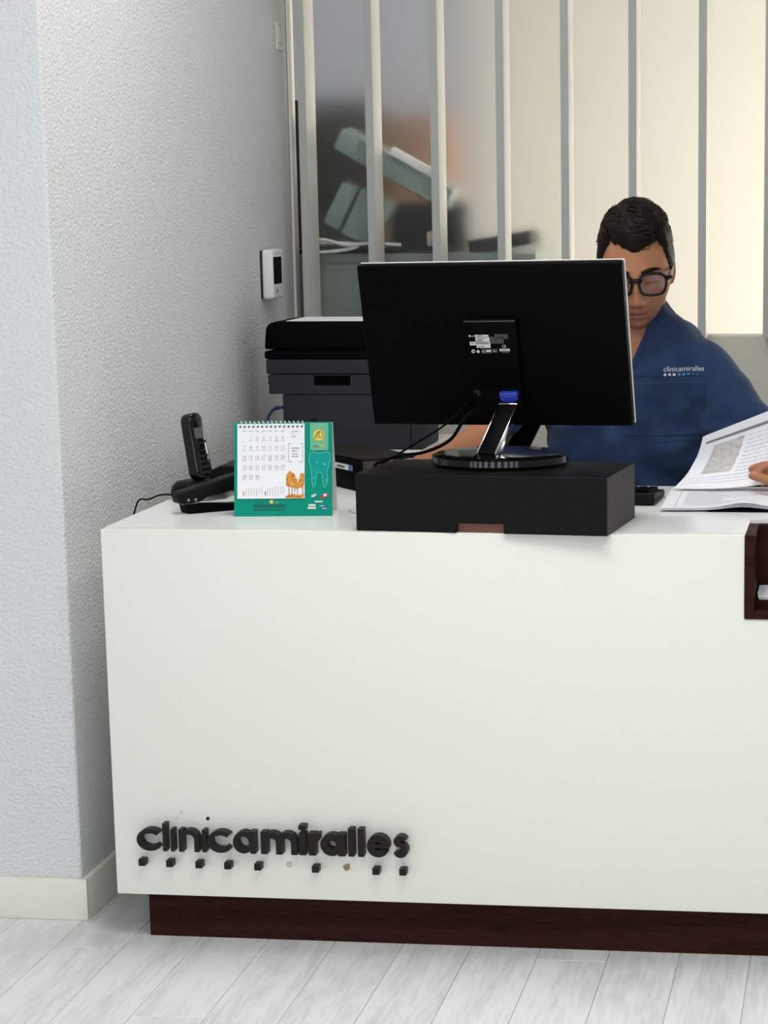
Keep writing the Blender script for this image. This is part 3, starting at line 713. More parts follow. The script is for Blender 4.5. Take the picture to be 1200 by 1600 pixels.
HM = Matrix.Rotation(math.radians(66), 4, 'Z') @ Matrix.Rotation(math.radians(-10.5), 4, 'X')
bm = bmesh.new(); out = rrect(-.0225, .0225, 0.0, .128, .017, 6)
out = [(x * (1.0 - .14 * z / .128), z) for x, z in out]
bm_prism(bm, out, -.013, .013)
b_ = obj('handset_body', bm, 'black_gloss', hs, bevel=.005, seg=3); b_.matrix_local = HM
def hp(name, x0_, x1_, z0_, z1_, mt, y=-.0136, th=.0012, bev=.0004):
    o = box(name, x0_, x1_, y, y + th, z0_, z1_, mt, hs, bevel=bev, seg=1); o.matrix_local = HM; return o
hp('display', -.0125, .0125, .078, .099, 'lcd'); hp('earpiece', -.007, .007, .112, .117, 'dark_stuff')
bm = bmesh.new(); bm_arc(bm, 0, .062, .0095, .0085, .0022, 0, 360, -.0142, -.0125, 24, True); o = obj('navigation_ring', bm, 'dark_stuff', hs); o.matrix_local = HM
for r in range(4):
    for c in range(3): hp('key', -.0145 + c * .0105, -.0065 + c * .0105, .010 + r * .0105, .016 + r * .0105, 'dark_stuff')
for s in (-1, 1): hp('soft_key', s * .013 - .004, s * .013 + .004, .069, .074, 'dark_stuff')

# ---------------- dark device behind the phone
dv = empty('card_terminal_base', (0.10, 0.585, HT)); tag(dv, 'flat black device with a sloping top behind the phone and calendar', 'device')
bm = bmesh.new(); bm_prism(bm, [(-.085, .0003), (.10, .0003), (.10, .052), (-.03, .052), (-.085, .026)], -.06, .07); obj('body', bm, 'black_box', dv, bevel=.006, seg=3)
box('front_slot', -.05, .08, -.0612, -.0598, .012, .020, 'dark_stuff', dv)

# ---------------- stapler
st = empty('stapler', (0.083, 0.212, HT), math.radians(41)); tag(st, 'black heavy stapler with open jaw lying left of the calendar', 'stapler')
bm = bmesh.new(); bm_prism(bm, [(.008, .0004), (.16, .0004), (.16, .010), (.10, .012), (.055, .015), (.004, .017)], -.018, .018); obj('base', bm, 'black_matte', st, bevel=.002)
bm = bmesh.new(); bm_prism(bm, [(-.008, .019), (.035, .021), (.048, .029), (.10, .037), (.165, .030), (.165, .066), (.13, .068), (.10, .064), (-.004, .040), (-.010, .034)], -.017, .017); obj('arm', bm, 'black_box', st, bevel=.003)
bm = bmesh.new(); bm_prism(bm, [(.04, .0225), (.085, .021), (.11, .030), (.10, .0365), (.05, .0285)], -.010, .010); obj('magazine', bm, 'steel', st, bevel=.001)
bm = bmesh.new(); bm_prism(bm, [(.10, .0265), (.125, .027), (.125, .034), (.105, .0345)], -.009, .009); obj('staple_strip', bm, 'brass', st, bevel=.001)
for xx in (.008, .022): tube('rivet', [(xx, -.0168, .026), (xx, -.0186, .026)], .0028, 'steel', st, n=10)
box('anvil', .002, .03, -.008, .008, .0165, .0178, 'steel', st)

# ---------------- binder, papers, printer on the return
bi = empty('ring_binder', (0.352, 0.545, HT), math.radians(-53)); tag(bi, 'black ring binder with a small blue and white label lying behind the riser', 'binder')
box('lower_cover', -.27, 0, .0, .125, .0004, .004, 'black_matte', bi, bevel=.0005)
box('upper_cover', -.27, 0, .0, .125, .060, .064, 'black_box', bi, bevel=.0005)
box('spine', -.27, 0, -.004, -.0002, .0004, .064, 'black_matte', bi, bevel=.0008)
box('paper_block', -.262, -.13, .002, .118, .0042, .052, 'paper', bi)
box('spine_label', -.135, -.040, -.0048, -.0041, .038, .049, 'card_white', bi)
o = box('label_end', -.055, -.040, -.0053, -.0049, .038, .049, 'cal_blue', bi); box('label_end', -.135, -.125, -.0053, -.0049, .038, .049, 'cal_blue', bi)
box('label_print', -.110, -.075, -.0053, -.0049, .041, .045, 'print_dark', bi)
for k in range(2):
    sh = empty('white_sheet', (0.225 + .012 * k, 1.165 - .01 * k, HT + .0006 + .0008 * k), math.radians(-9 + 5 * k))
    tag(sh, ('white printed sheet lying lowest in front of the printer', 'white printed sheet lying on top of another in front of the printer')[k], 'paper')
    box('sheet', -.105, .105, -.1485, .1485, 0, .0005, 'paper', sh)
    bm = bmesh.new()
    for r in range(9):
        t = -.09
        while t < .09:
            l = .008 + .012 * random.random(); z_ = -.12 + r * .028
            bm.faces.new([bm.verts.new(v) for v in ((t, z_, .0007), (t + l, z_, .0007), (t + l, z_ + .003, .0007), (t, z_ + .003, .0007))]); t += l + .005
    flatobj('printed_lines', bm, 'print_grey', sh)['kind'] = 'stuff'

pr = empty('laser_printer', (-0.003, 1.335, HT)); tag(pr, 'dark grey multifunction printer with black lid on the side desk', 'printer')
PWX = .325
def pb(name, x0_, x1_, z0_, z1_, mt, y0_=0, y1_=.205, bev=.004): return box(name, x0_, x1_, y0_, y1_, z0_, z1_, mt, pr, bevel=bev, seg=3)
pb('lower_body', 0.0, PWX, 0.0006, .126, 'printer_grey', .002)
pb('upper_body', -.030, PWX, .1262, .170, 'printer_grey', .020, .205, .006)
# front plate of the upper body with a carrying recess
bm = bmesh.new()
for a, b, c, d in ((-.030, .075, .1262, .170), (.160, PWX, .1262, .170), (.075, .160, .1262, .1455), (.075, .160, .1680, .170)): bm_box(bm, a, b, 0, .0199, c, d)
obj('upper_plate', bm, 'printer_grey', pr)
pb('handle_recess', .0755, .1595, .1457, .1678, 'printer_black', .014, .0198, 0)
pb('panel_band', -.036, PWX, .1715, .205, 'printer_grey', 0, .205, .003)
pb('scanner_base', -.0385, PWX, .206, .2235, 'printer_black', -.002, .207, .004)
bm = bmesh.new(); bm_prism(bm, [(-.0385, .2275), (PWX, .2275), (PWX, .290), (-.012, .290), (-.026, .286), (-.034, .276)], -.002, .207); obj('scanner_lid', bm, 'printer_black', pr, bevel=.006, seg=3)
ps = empty('white_sheet', (.158, 1.437, HT + .2904)); tag(ps, 'white sheet added on the printer lid for its bright top strip', 'paper')
box('sheet', -.148, .150, -.095, .095, 0.0002, .0012, 'paper', ps)  # thin white sheet added to give the lid top its bright strip
pb('lid_hinge', .02, PWX, .2235, .2275, 'printer_black', .004, .19, 0)
for k in range(2): pb('rear_clip', -.0345, -.0305, .148 + k * .011, .157 + k * .011, 'printer_black', .01, .03, .001)
for k in range(2):
    for j in range(2): pb('vent_slot', .066 + j * .008, .072 + j * .008, .062 + k * .005, .0645 + k * .005, 'printer_black', -.0004 + .002, .003, 0)
box('edge_seam', .297, .2985, .0012, .003, .002, .125, 'printer_black', pr)
nc = tube('network_cable', [(-.003, 1.37, .842), (-.02, 1.37, .842), (-.035, 1.37, .836), (-.048, 1.37, .815), (-.052, 1.37, .78), (-.05, 1.36, .7535)], [.0035] * 9 + [.0045] * 8 + [.0032] * 34, 'blue_cable', smooth_path=10)
tag(nc, 'dark blue network cable arching out of the printer side', 'cable')
mk = tube('black_marker', [(.395, 1.50, HT + .0065), (.43, 1.53, HT + .0065)], .006, 'black_matte', n=10); tag(mk, 'short black marker lying on the side desk beyond the forearm', 'marker')
wc = tube('white_cable', [(.385, .27, HT + .0022), (.40, .235, HT + .0022), (.42, .228, HT + .0022), (.445, .232, HT + .0022), (.47, .26, HT + .0022)], .002, 'glue_white', smooth_path=8); tag(wc, 'thin white cable lying on the desk between calendar and riser', 'cable')

# ---------------- keyboard
kb = empty('keyboard', (0.715, 0.455, HT), math.radians(-3)); tag(kb, 'black keyboard peeking out right of the monitor riser', 'keyboard')
bm = bmesh.new()
vs = [bm.verts.new(p) for p in ((-.22, -.07, .001), (.225, -.07, .001), (.225, .075, .001), (-.22, .075, .001), (-.22, -.07, .024), (.225, -.07, .024), (.225, .075, .014), (-.22, .075, .014))]
for f in ((3, 2, 1, 0), (4, 5, 6, 7), (0, 1, 5, 4), (1, 2, 6, 5), (2, 3, 7, 6), (3, 0, 4, 7)): bm.faces.new([vs[i] for i in f])
obj('keyboard_body', bm, 'black_box', kb, bevel=.004, seg=3)
bk_ = bmesh.new(); bm_box(bk_, -.0075, .0075, -.0075, .0075, 0, .006); bmesh.ops.recalc_face_normals(bk_, faces=bk_.faces)
km = bpy.data.meshes.new('key'); bk_.to_mesh(km); bk_.free(); km.materials.append(M['black_matte'])
for r in range(6):
    for c in range(22):
        k_ = bpy.data.objects.new('key', km); COL.objects.link(k_); k_.parent = kb
        yy = -.055 + r * .0225; k_.location = (-.20 + c * .0193, yy, .0235 - .069 * (yy + .07)); k_.rotation_euler = (-.069, 0, 0)

# ---------------- clipboard, booklet and lifted page
cbd = empty('clipboard', (1.17, 0.46, HT)); tag(cbd, 'thin black clipboard under the printed booklet', 'clipboard')
box('board', -.13, .12, -.165, .15, .0004, .0036, 'black_matte', cbd, bevel=.001)
box('clip', .06, .115, .12, .145, .0037, .007, 'steel', cbd, bevel=.001)
bkl = empty('printed_booklet', (0.953, 0.29, HT + .0042)); tag(bkl, 'open printed booklet on the desk with one page lifted', 'booklet')
def sheet(name, fn, mt, parent, nu=14, nv=14, th=.0006):
    bm = bmesh.new(); g = [[bm.verts.new(fn(i / nu, j / nv)) for i in range(nu + 1)] for j in range(nv + 1)]
    for j in range(nv):
        for i in range(nu): bm.faces.new((g[j][i], g[j][i + 1], g[j + 1][i + 1], g[j + 1][i]))
    bmesh.ops.recalc_face_normals(bm, faces=bm.faces); bmesh.ops.solidify(bm, geom=bm.faces[:], thickness=th)
    return obj(name, bm, mt, parent, smooth=True)
def lowf(lift):
    def fn(u, v):
        x = .207 * u - .004 * v; y = .30 * v + .012 * u * (1 - v)
        wv = .006 * math.exp(-((u - .72) / .2) ** 2) * (1 - v)
        return (x + .001 * lift, y, .0012 * lift + wv * (1 + lift * .2))
    return fn
for k in range(4): sheet('page', lowf(k), 'paper', bkl)
def on_low(u, v): p = lowf(4.4)(u, v); return p
def strip(bm, fn, u0, v0, u1, v1, n=6, off=0):
    for i in range(n):
        a, b = u0 + (u1 - u0) * i / n, u0 + (u1 - u0) * (i + 1) / n
        bm.faces.new([bm.verts.new(fn(*c)) for c in ((a, v0), (b, v0), (b, v1), (a, v1))])
bm = bmesh.new()
strip(bm, on_low, .10, .02, .105, .95, 1); strip(bm, on_low, .1, .06, .95, .066); strip(bm, on_low, .935, .06, .94, .9, 1)
for r in range(22): strip(bm, on_low, .16, .10 + r * .035, .4 + .45 * random.random(), .108 + r * .035)
flatobj('printed_rules', bm, 'print_pale', bkl)['kind'] = 'stuff'
# lifted page (world points -> local)
o_b = Vector((0.953, 0.29, HT + .0042))
B0_, B1_ = Vector((.9570, .545, .7620)), Vector((1.165, .520, .780))
T0_, T1_ = Vector((1.012, .565, .8590)), Vector((1.215, .585, .938))
def lift(off):
    def fn(u, v):
        b = B0_.lerp(B1_, u) + Vector((0, 0, .010 * math.sin(PI * min(1, u * 1.0)) * -.6)); t = T0_.lerp(T1_, u)
        # curl: runs back first, then turns upwards
        ctrl = b.lerp(t, .5) + Vector((.014 * (1 - .5 * u), .035, -.016))
        p = b * (1 - v) ** 2 + ctrl * 2 * v * (1 - v) + t * v * v
        return p - o_b + Vector((0, -off, off * .3))
    return fn
sheet('lifted_page', lift(0), 'paper', bkl, 16, 18)
sheet('lifted_page', lambda u, v: Vector(lift(-.004)(u, v)) + Vector((.004 * v, 0, .003 * v)), 'paper', bkl, 16, 18)
pf = lift(.0012)
bm = bmesh.new(); bmb_ = bmesh.new(); bmd_ = bmesh.new()
strip(bmd_, pf, .05, .850, 1.0, .888, 10)
for r in range(7):
    strip(bmb_, pf, .14, .30 + r * .07, .42, .367 + r * .07, 4)
for r in range(7): strip(bm, pf, .14, .364 + r * .07, .42, .372 + r * .07, 4)
for r in range(4): strip(bmd_, pf, .375, .40 + r * .12, .425, .435 + r * .12, 1)
for r in range(11):
    t = .47
    while t < .95:
        l = .02 + .05 * random.random(); strip(bm, pf, t, .22 + r * .055, min(.96, t + l), .232 + r * .055, 1); t += l + .012
for u in (.64, .74, .84): strip(bm, pf, u, .2, u + .003, .82, 1)
for r in range(3): strip(bm, pf, .08, .12 + r * .05, .8, .126 + r * .05, 6)
strip(bm, pf, .045, .05, .05, .93, 4)
strip(bmd_, pf, .88, .44, .93, .455, 1); strip(bmd_, pf, .90, .47, .95, .48, 1)
flatobj('printed_text', bm, 'print_pale', bkl)['kind'] = 'stuff'; flatobj('printed_table', bmb_, 'print_beige', bkl)['kind'] = 'stuff'; flatobj('printed_bars', bmd_, 'print_mid', bkl)['kind'] = 'stuff'

# ================================================================ OFFICE CHAIR
ch = empty('office_chair', (0.83, 0.98, 0)); tag(ch, 'black office chair with armrests under the seated person', 'chair')
bm = bmesh.new(); bm_box(bm, -.24, .24, -.24, .22, .37, .432); obj('seat', bm, 'cloth_dark', ch, bevel=.025, seg=4)
bm = bmesh.new(); bm_box(bm, -.18, .18, .20, .25, .56, .96); obj('backrest', bm, 'cloth_dark', ch, bevel=.02, seg=4)
tube('back_post', [(0, .15, .39), (0, .27, .41), (0, .275, .60), (0, .25, .75)], .02, 'black_matte', ch, smooth_path=5)
tube('gas_column', [(0, 0, .12), (0, 0, .37)], .027, 'black_matte', ch, n=14)
for k in range(5):
    a = 2 * PI * k / 5 + .3; tube('base_spoke', [(0, 0, .115), (.27 * math.cos(a), .27 * math.sin(a), .075)], [.026, .017], 'black_matte', ch)
    tube('caster', [(.27 * math.cos(a) - .012, .27 * math.sin(a), .030), (.27 * math.cos(a) + .012, .27 * math.sin(a), .030)], .0295, 'black_matte', ch, n=14)
def armrest(cx, w0, w1, yy, zt=.862):
    bm = bmesh.new(); bm_prism(bm, [(cx - w0, .55), (cx + w0 * .6, .55), (cx + .012, zt - .16), (cx + .022, zt - .088), (cx + w1, zt), (cx - w1, zt), (cx - w1 * .9, zt - .12)], yy - .03, yy + .03); obj('arm_support', bm, 'black_matte', ch, bevel=.006)
    bm = bmesh.new(); bm_box(bm, cx - w1, cx + w1, yy - .12, yy + .10, zt, zt + .023); obj('arm_pad', bm, 'black_matte', ch, bevel=.008, seg=3)
    bm = bmesh.new(); bm_box(bm, min(cx, .0), max(cx, .0), yy - .02, yy + .02, .345, .37); obj('arm_bracket', bm, 'black_matte', ch, bevel=.003)
    bm = bmesh.new(); bm_box(bm, cx - .03, cx + .015, yy - .02, yy + .02, .345, .56); obj('arm_post', bm, 'black_matte', ch, bevel=.003)
armrest(-.245, .035, .066, .0)
armrest(.275, .03, .045, .0, .76)

# ================================================================ PERSON
HC = Vector((0.862, 0.795, 1.172))
HR = Matrix.Rotation(math.radians(5), 4, 'Z') @ Matrix.Rotation(math.radians(15), 4, 'X') @ Matrix.Rotation(math.radians(-2), 4, 'Y')
HMX = Matrix.Translation(HC) @ HR
g2 = lambda x, s: math.exp(-(x / s) ** 2)
def head_pt(d):
    """direction -> skull point in head space (x right, -y face, z up)"""
    x, y, z = d.x * .0715, d.y * .097, d.z * .118
    if z < 0:
        t = min(1, -z / .118); x *= 1 - .22 * t ** 1.8; z *= 1 + .04 * t
        if y > 0: y *= 1 - .45 * t
        else: y *= 1 - .07 * t
    else:
        t = z / .118
        if y < 0: y *= 1 - .03 * t
        x *= 1 + .05 * g2(t - .45, .35)
    if d.y < 0:   # flatten the face front slightly
        k = -d.y; y -= .004 * k * g2(x, .05)
    fy = 0.0
    if d.y < 0.15:
        ax = abs(x)
        fy += .021 * g2(x, .0135) * g2(z + .041, .0130) + .015 * g2(x, .0085) * g2(z + .020, .018) + .006 * g2(x, .0095) * g2(z - .002, .014)
        fy += .0100 * g2(ax - .0150, .0075) * g2(z + .045, .0075)
        fy -= .0105 * g2(ax - .030, .0150) * g2(z - .0005, .0105)
        fy += .0045 * g2(ax - .028, .020) * g2(z - .021, .0075)
        fy += .0050 * g2(ax - .046, .014) * g2(z + .022, .014)
        fy -= .0040 * g2(ax - .040, .014) * g2(z + .062, .018)
        fy += .0065 * g2(x, .019) * g2(z + .0665, .0050) + .0075 * g2(x, .016) * g2(z + .0790, .0055) - .0045 * g2(x, .022) * g2(z + .0722, .0022)
        fy -= .0030 * g2(x, .018) * g2(z + .0880, .0050) + .0022 * g2(x, .004) * g2(z + .0575, .006)
        fy += .0080 * g2(x, .017) * g2(z + .1030, .0110)
    return Vector((x, y - fy, z))
def head_bm(bm, nu=150, nv=120):
    rows = []
    for j in range(nv + 1):
        th = PI * j / nv
        if j in (0, nv): rows.append([bm.verts.new(HMX @ head_pt(Vector((0, 0, math.cos(th)))))]); continue
        rows.append([bm.verts.new(HMX @ head_pt(Vector((math.sin(th) * math.sin(2 * PI * i / nu), -math.sin(th) * math.cos(2 * PI * i / nu), math.cos(th))))) for i in range(nu)])
    for j in range(nv):
        A_, B_ = rows[j], rows[j + 1]
        for i in range(nu):
            k = (i + 1) % nu
            if len(A_) == 1: bm.faces.new((A_[0], B_[i], B_[k]))
            elif len(B_) == 1: bm.faces.new((A_[i], B_[0], A_[k]))
            else: bm.faces.new((A_[i], B_[i], B_[k], A_[k]))
def ellipsoid(bm, c, rx, ry, rz, mtx=None, nu=24, nv=16):
    r = bmesh.ops.create_uvsphere(bm, u_segments=nu, v_segments=nv, radius=1)
    T = Matrix.Translation(c) @ (mtx or Matrix.Identity(4)) @ Matrix.Diagonal((rx, ry, rz, 1))
    for v in r['verts']: v.co = T @ v.co
def limb(bm, pts, rad, n=20, sp=6, flat=1.0):
    P_ = catmull(pts, sp); N = len(P_); R_ = []
    for i in range(N):
        t = i / (N - 1) * (len(rad) - 1); k = min(int(t), len(rad) - 2); R_.append(rad[k] + (rad[k + 1] - rad[k]) * (t - k))
    bm_tube(bm, P_, R_, n, flat=flat)
    for p, r in ((P_[0], R_[0]), (P_[-1], R_[-1])): ellipsoid(bm, p, r * .98, r * .98, r * .98)
def loft(bm, rings, n=56, e=2.6):
    L_ = []
    for (cx, cy, z, hw, hd) in rings:
        row = []
        for k in range(n):
            a = 2 * PI * k / n; c, s = math.cos(a), math.sin(a)
            row.append(bm.verts.new((cx + hw * math.copysign(abs(c) ** (2 / e), c), cy + hd * math.copysign(abs(s) ** (2 / e), s), z)))
        L_.append(row)
    for A_, B_ in zip(L_[:-1], L_[1:]):
        for k in range(n): bm.faces.new((A_[k], A_[(k + 1) % n], B_[(k + 1) % n], B_[k]))
    bm.faces.new(L_[0][::-1]); bm.faces.new(L_[-1])
CX = 0.845
# arm joints (world)
RM = Vector((.618, .805, .938))
RS, RE, RWr = Vector((.695, .825, .980)), Vector((.556, .775, .833)), Vector((.462, .590, .792))
LS, LE, LW = Vector((.992, .818, .956)), Vector((1.102, .780, .806)), Vector((1.222, .548, .802))
def finger(bm, pts, r0, r1, n=12): limb(bm, pts, [r0, (r0 + r1) / 2 * 1.02, r1 * 1.05, r1], n, 5)
def body_bm():
    bm = bmesh.new(); head_bm(bm)
    for s in (-1, 1):   # ears
        T = HR @ Matrix.Rotation(math.radians(s * 22), 4, 'Z')
        ellipsoid(bm, HMX @ Vector((s * .0710, .012, -.006)), .0060, .016, .029, T); ellipsoid(bm, HMX @ Vector((s * .0695, .006, -.028)), .005, .009, .010, T)
        ellipsoid(bm, HMX @ Vector((s * .0305, -.0770, .0005)), .0135, .0120, .0105, HR)   # closed lid bulge
    limb(bm, [HMX @ Vector((0, .030, -.035)), HMX @ Vector((0, .045, -.085)), Vector((CX + .004, .855, 1.035)), Vector((CX, .87, .95))], [.060, .056, .058, .075])
    loft(bm, [(CX, .90, .47, .165, .115), (CX, .895, .58, .160, .105), (CX, .88, .70, .145, .098), (CX, .86, .82, .148, .104), (CX, .845, .92, .158, .108), (CX, .845, .98, .150, .098), (CX, .85, 1.02, .120, .080), (CX, .855, 1.055, .085, .064), (CX, .86, 1.075, .058, .052)])
    limb(bm, [Vector((CX - .06, .85, 1.0)), RS, RM, RE, RWr], [.056, .050, .044, .042, .029]); limb(bm, [Vector((CX + .06, .85, 1.0)), LS, LE, LW], [.056, .052, .043, .029])
    # legs
    for s in (-1, 1):
        limb(bm, [(CX + s * .09, .93, .545), (CX + s * .11, .72, .55), (CX + s * .12, .52, .53), (CX + s * .12, .50, .30), (CX + s * .12, .52, .09)], [.085, .080, .060, .055, .040])
        limb(bm, [(CX + s * .12, .54, .045), (CX + s * .125, .40, .035)], [.038, .033])
    # left hand holding the page: fingers point to the viewer's left
    Wd = Vector((-.93, -.25, -.02)).normalized()
    palm0 = LW + Vector((-.015, -.004, 0)); palm1 = Vector((1.176, .502, .798))
    limb(bm, [LW, LW.lerp(palm1, .6), palm1], [.027, .030, .026], flat=1.25)
    base = palm1 + Vector((-.004, 0, 0))
    tips = [((.000, -.002, .016), (-.040, -.018, .012), (-.062, -.016, -.004), .0092, .0076),     # index, in front of the page
            ((.002, .012, .010), (-.040, .020, .012), (-.064, .026, .004), .0094, .0078),
            ((.002, .018, -.004), (-.036, .030, -.004), (-.058, .034, -.010), .0090, .0075),
            ((.004, .020, -.018), (-.026, .030, -.020), (-.044, .034, -.024), .0080, .0068)]
    for a, b, c, r0, r1 in tips:
        a, b, c = Vector(a), Vector(b), Vector(c); finger(bm, [base + a + Vector((.02, 0, 0)), base + a * .6 + b * .4, base + b, base + c], r0, r1)
    finger(bm, [LW + Vector((-.020, -.016, -.012)), base + Vector((-.006, -.030, -.018)), base + Vector((-.036, -.034, -.008)), base + Vector((-.058, -.030, -.002))], .0115, .0088)
    # right hand resting on the side desk
    d = (RWr - RE).normalized(); h0 = RWr; h1 = Vector((.458, .530, .784))
    limb(bm, [h0, h0.lerp(h1, .5), h1], [.027, .029, .028], flat=.62)
    for k, (oy, l, r0) in enumerate(((-.026, .066, .0088), (-.009, .074, .0092), (.009, .070, .0090), (.025, .056, .0080))):
        a = h1 + Vector((oy, .012, .002)); finger(bm, [a, a + Vector((oy * .15, -l * .45, .010)), a + Vector((oy * .2, -l * .78, .004)), a + Vector((oy * .25, -l * 1.0, -.006))], r0, r0 * .85)
    finger(bm, [h0 + Vector((.016, -.018, -.004)), h0 + Vector((.040, -.040, -.002)), h0 + Vector((.052, -.064, -.004)), h0 + Vector((.054, -.082, -.008))], .0112, .0088)
    return bm
bme = remeshed(body_bm(), 0.003, 3, 0.5); bme.name = 'person'
# skin colour: lips, stubble, lids, nails differ; mouth line and nostrils are painted shade
HI = HMX.inverted()
ca = bme.color_attributes.new('skin', 'FLOAT_COLOR', 'POINT')
co = np.empty(len(bme.vertices) * 3); bme.vertices.foreach_get('co', co); co = co.reshape(-1, 3)
base = np.tile(np.array([0.40, 0.175, 0.090]), (len(co), 1))
hm = np.array(HI); lc = co @ hm[:3, :3].T + hm[:3, 3]
x, y, z = lc[:, 0], lc[:, 1], lc[:, 2]; front = (y < -.045)
def blend(mask, col): base[:] = base * (1 - mask[:, None]) + np.array(col) * mask[:, None]
inh = (np.abs(x) < .1) & (np.abs(y) < .13) & (np.abs(z) < .14)
st_ = np.clip((-z - .050) / .018, 0, 1) * np.clip((-y - .0) / .04, 0, 1) * inh * np.exp(-(np.maximum(0, -z - .118) / .015) ** 2)
blend(.40 * st_, (0.20, 0.115, 0.085))
blend(.45 * front * np.exp(-((np.abs(x) - .045) / .016) ** 2 - ((z + .025) / .014) ** 2), (0.46, 0.17, 0.11))
blend(.4 * front * np.exp(-(x / .014) ** 2 - ((z + .040) / .012) ** 2), (0.47, 0.17, 0.11))
lip = front * np.exp(-(x / .021) ** 4) * (np.exp(-((z + .0672) / .0045) ** 2) + np.exp(-((z + .0782) / .0050) ** 2)); blend(np.clip(lip, 0, 1) * .75, (0.36, 0.115, 0.095))
blend(front * np.exp(-(x / .023) ** 4) * np.exp(-((z + .0724) / .0016) ** 2) * .85, (0.09, 0.03, 0.025))  # crease shade between the lips, painted dark
for s in (-1, 1):
    blend(front * np.exp(-((x - s * .0300) / .0125) ** 4) * np.exp(-((z + .0045 + 12 * (x - s * .03) ** 2) / .0016) ** 2) * .85, (0.03, 0.016, 0.012))
    blend(front * np.exp(-((x - s * .0305) / .016) ** 2 - ((z - .008) / .006) ** 2) * .3, (0.25, 0.11, 0.075))
    blend(front * np.exp(-((x - s * .0075) / .0036) ** 2 - ((z + .0535) / .0028) ** 2) * .8, (0.06, 0.02, 0.015))  # nostril shade painted into the colour
for tip in (Vector((1.112, .482, .797)), Vector((1.112, .468, .803))):
    blend(np.exp(-(np.linalg.norm(co - np.array(tip), axis=1) / .0065) ** 4) * .6, (0.50, 0.27, 0.20))
ca.data.foreach_set('color', np.concatenate([base, np.ones((len(co), 1))], 1).astype(np.float32).ravel())
sk = mat('skin', (0.4, 0.2, 0.13), 0.55, spec=0.2, bump=0.12, bscale=350); nt = sk.node_tree
an = nt.nodes.new('ShaderNodeAttribute'); an.attribute_name = 'skin'; nt.links.new(an.outputs['Color'], nt.nodes['Principled BSDF'].inputs['Base Color'])
nt.nodes['Principled BSDF'].inputs['Subsurface Weight'].default_value = 0.04; nt.nodes['Principled BSDF'].inputs['Subsurface Scale'].default_value = 0.006
person = link('person', bme, sk, smooth=True)
tag(person, 'dark-haired person in navy scrub top and black glasses sitting behind the monitor', 'person')

# ---------------- scrub top
bm = bmesh.new()
loft(bm, [(CX, .895, .52, .192, .150), (CX, .885, .64, .180, .138), (CX, .872, .74, .170, .128), (CX, .858, .84, .168, .126), (CX, .845, .92, .174, .124), (CX, .845, .965, .176, .114), (CX, .85, 1.005, .172, .100), (CX, .855, 1.04, .140, .084), (CX, .86, 1.072, .100, .070), (CX, .862, 1.100, .070, .062)], e=2.5)
def sleeve(bm, pts, rad): limb(bm, pts, rad, 28)
sleeve(bm, [Vector((CX - .09, .85, .985)), RS + Vector((.004, 0, 0)), RM, RM.lerp(RE, .55)], [.056, .057, .052, .051])
sleeve(bm, [Vector((CX + .09, .85, .985)), LS + Vector((.002, 0, 0)), LS.lerp(LE, .45) + Vector((.004, 0, .004)), LS.lerp(LE, .90)], [.058, .064, .064, .060])
gme = remeshed(bm, 0.0045, 6, 0.5)
bm = bmesh.new(); bm.from_mesh(gme); bpy.data.meshes.remove(gme); bm.normal_update()
for v in bm.verts:   # soft drape folds
    c = v.co; n = v.normal
    f = .0075 * math.sin(40 * (c.x * .75 + c.z * .85) + 5 * noise.noise(c * 7)) * (0.35 + .65 * max(0, min(1, (1.0 - c.z) / .25)))
    f += .0110 * (abs(noise.noise(Vector((c.x * 10, c.y * 6, c.z * 9 + 3)))) - .2) + .0075 * noise.noise(Vector((c.x * 12, c.y * 5, c.z * 9 + 8))) + .0060 * (abs(noise.noise(Vector((c.x * 21 + c.z * 9, c.y * 12, c.z * 17 - c.x * 8)))) - .2) + .0030 * noise.noise(Vector((c.x * 34, c.y * 20, c.z * 30)))
    # diagonal pulls from the armpit to the neck
    f += .0035 * math.sin(70 * (c.z - .55 * abs(c.x - CX)) + 3 * noise.noise(c * 6)) * math.exp(-((c.z - 1.0) / .06) ** 2)
    f *= 1 + .8 * max(0, min(1, (.95 - c.z) / .05)) * (c.y < CX)
    v.co = c + n * f * (1 - .65 * max(0, min(1, (abs(c.x - CX) - .15) / .04)) * max(0, min(1, (c.z - .86) / .05)))
VB = Vector((CX + .006, .735, .966)); ax = Vector((0, .92, .39)).normalized()
pl = []
for s in (1, -1):
    e_ = Vector((s * .60, 0, 1.0)).normalized(); nrm = ax.cross(e_).normalized()
    if nrm.z < 0: nrm = -nrm
    pl.append(nrm)
for nrm in pl: bmesh.ops.bisect_plane(bm, geom=bm.verts[:] + bm.edges[:] + bm.faces[:], plane_co=VB, plane_no=nrm, dist=1e-6)
dele = [f for f in bm.faces if all((f.calc_center_median() - VB).dot(nrm) > 0 for nrm in pl) and f.calc_center_median().z > .96]
bmesh.ops.delete(bm, geom=dele, context='FACES')
be_ = [e for e in bm.edges if e.is_boundary]
loop = []
if be_:
    nxt = {}
    for e in be_:
        for a, b in ((e.verts[0], e.verts[1]), (e.verts[1], e.verts[0])): nxt.setdefault(a, []).append(b)
    seen = set(); best = []
    for st0 in list(nxt):
        if st0 in seen: continue
        cur, prev, lp = st0, None, []
        while cur is not None and cur not in seen:
            seen.add(cur); lp.append(cur.co.copy()); c2 = [q_ for q_ in nxt[cur] if q_ not in seen]; cur = c2[0] if c2 else None
        if len(lp) > len(best): best = lp
    loop = best
me = bpy.data.meshes.new('scrub_top'); bm.to_mesh(me); bm.free()
scrub = link('scrub_top', me, 'fabric', person, smooth=True)
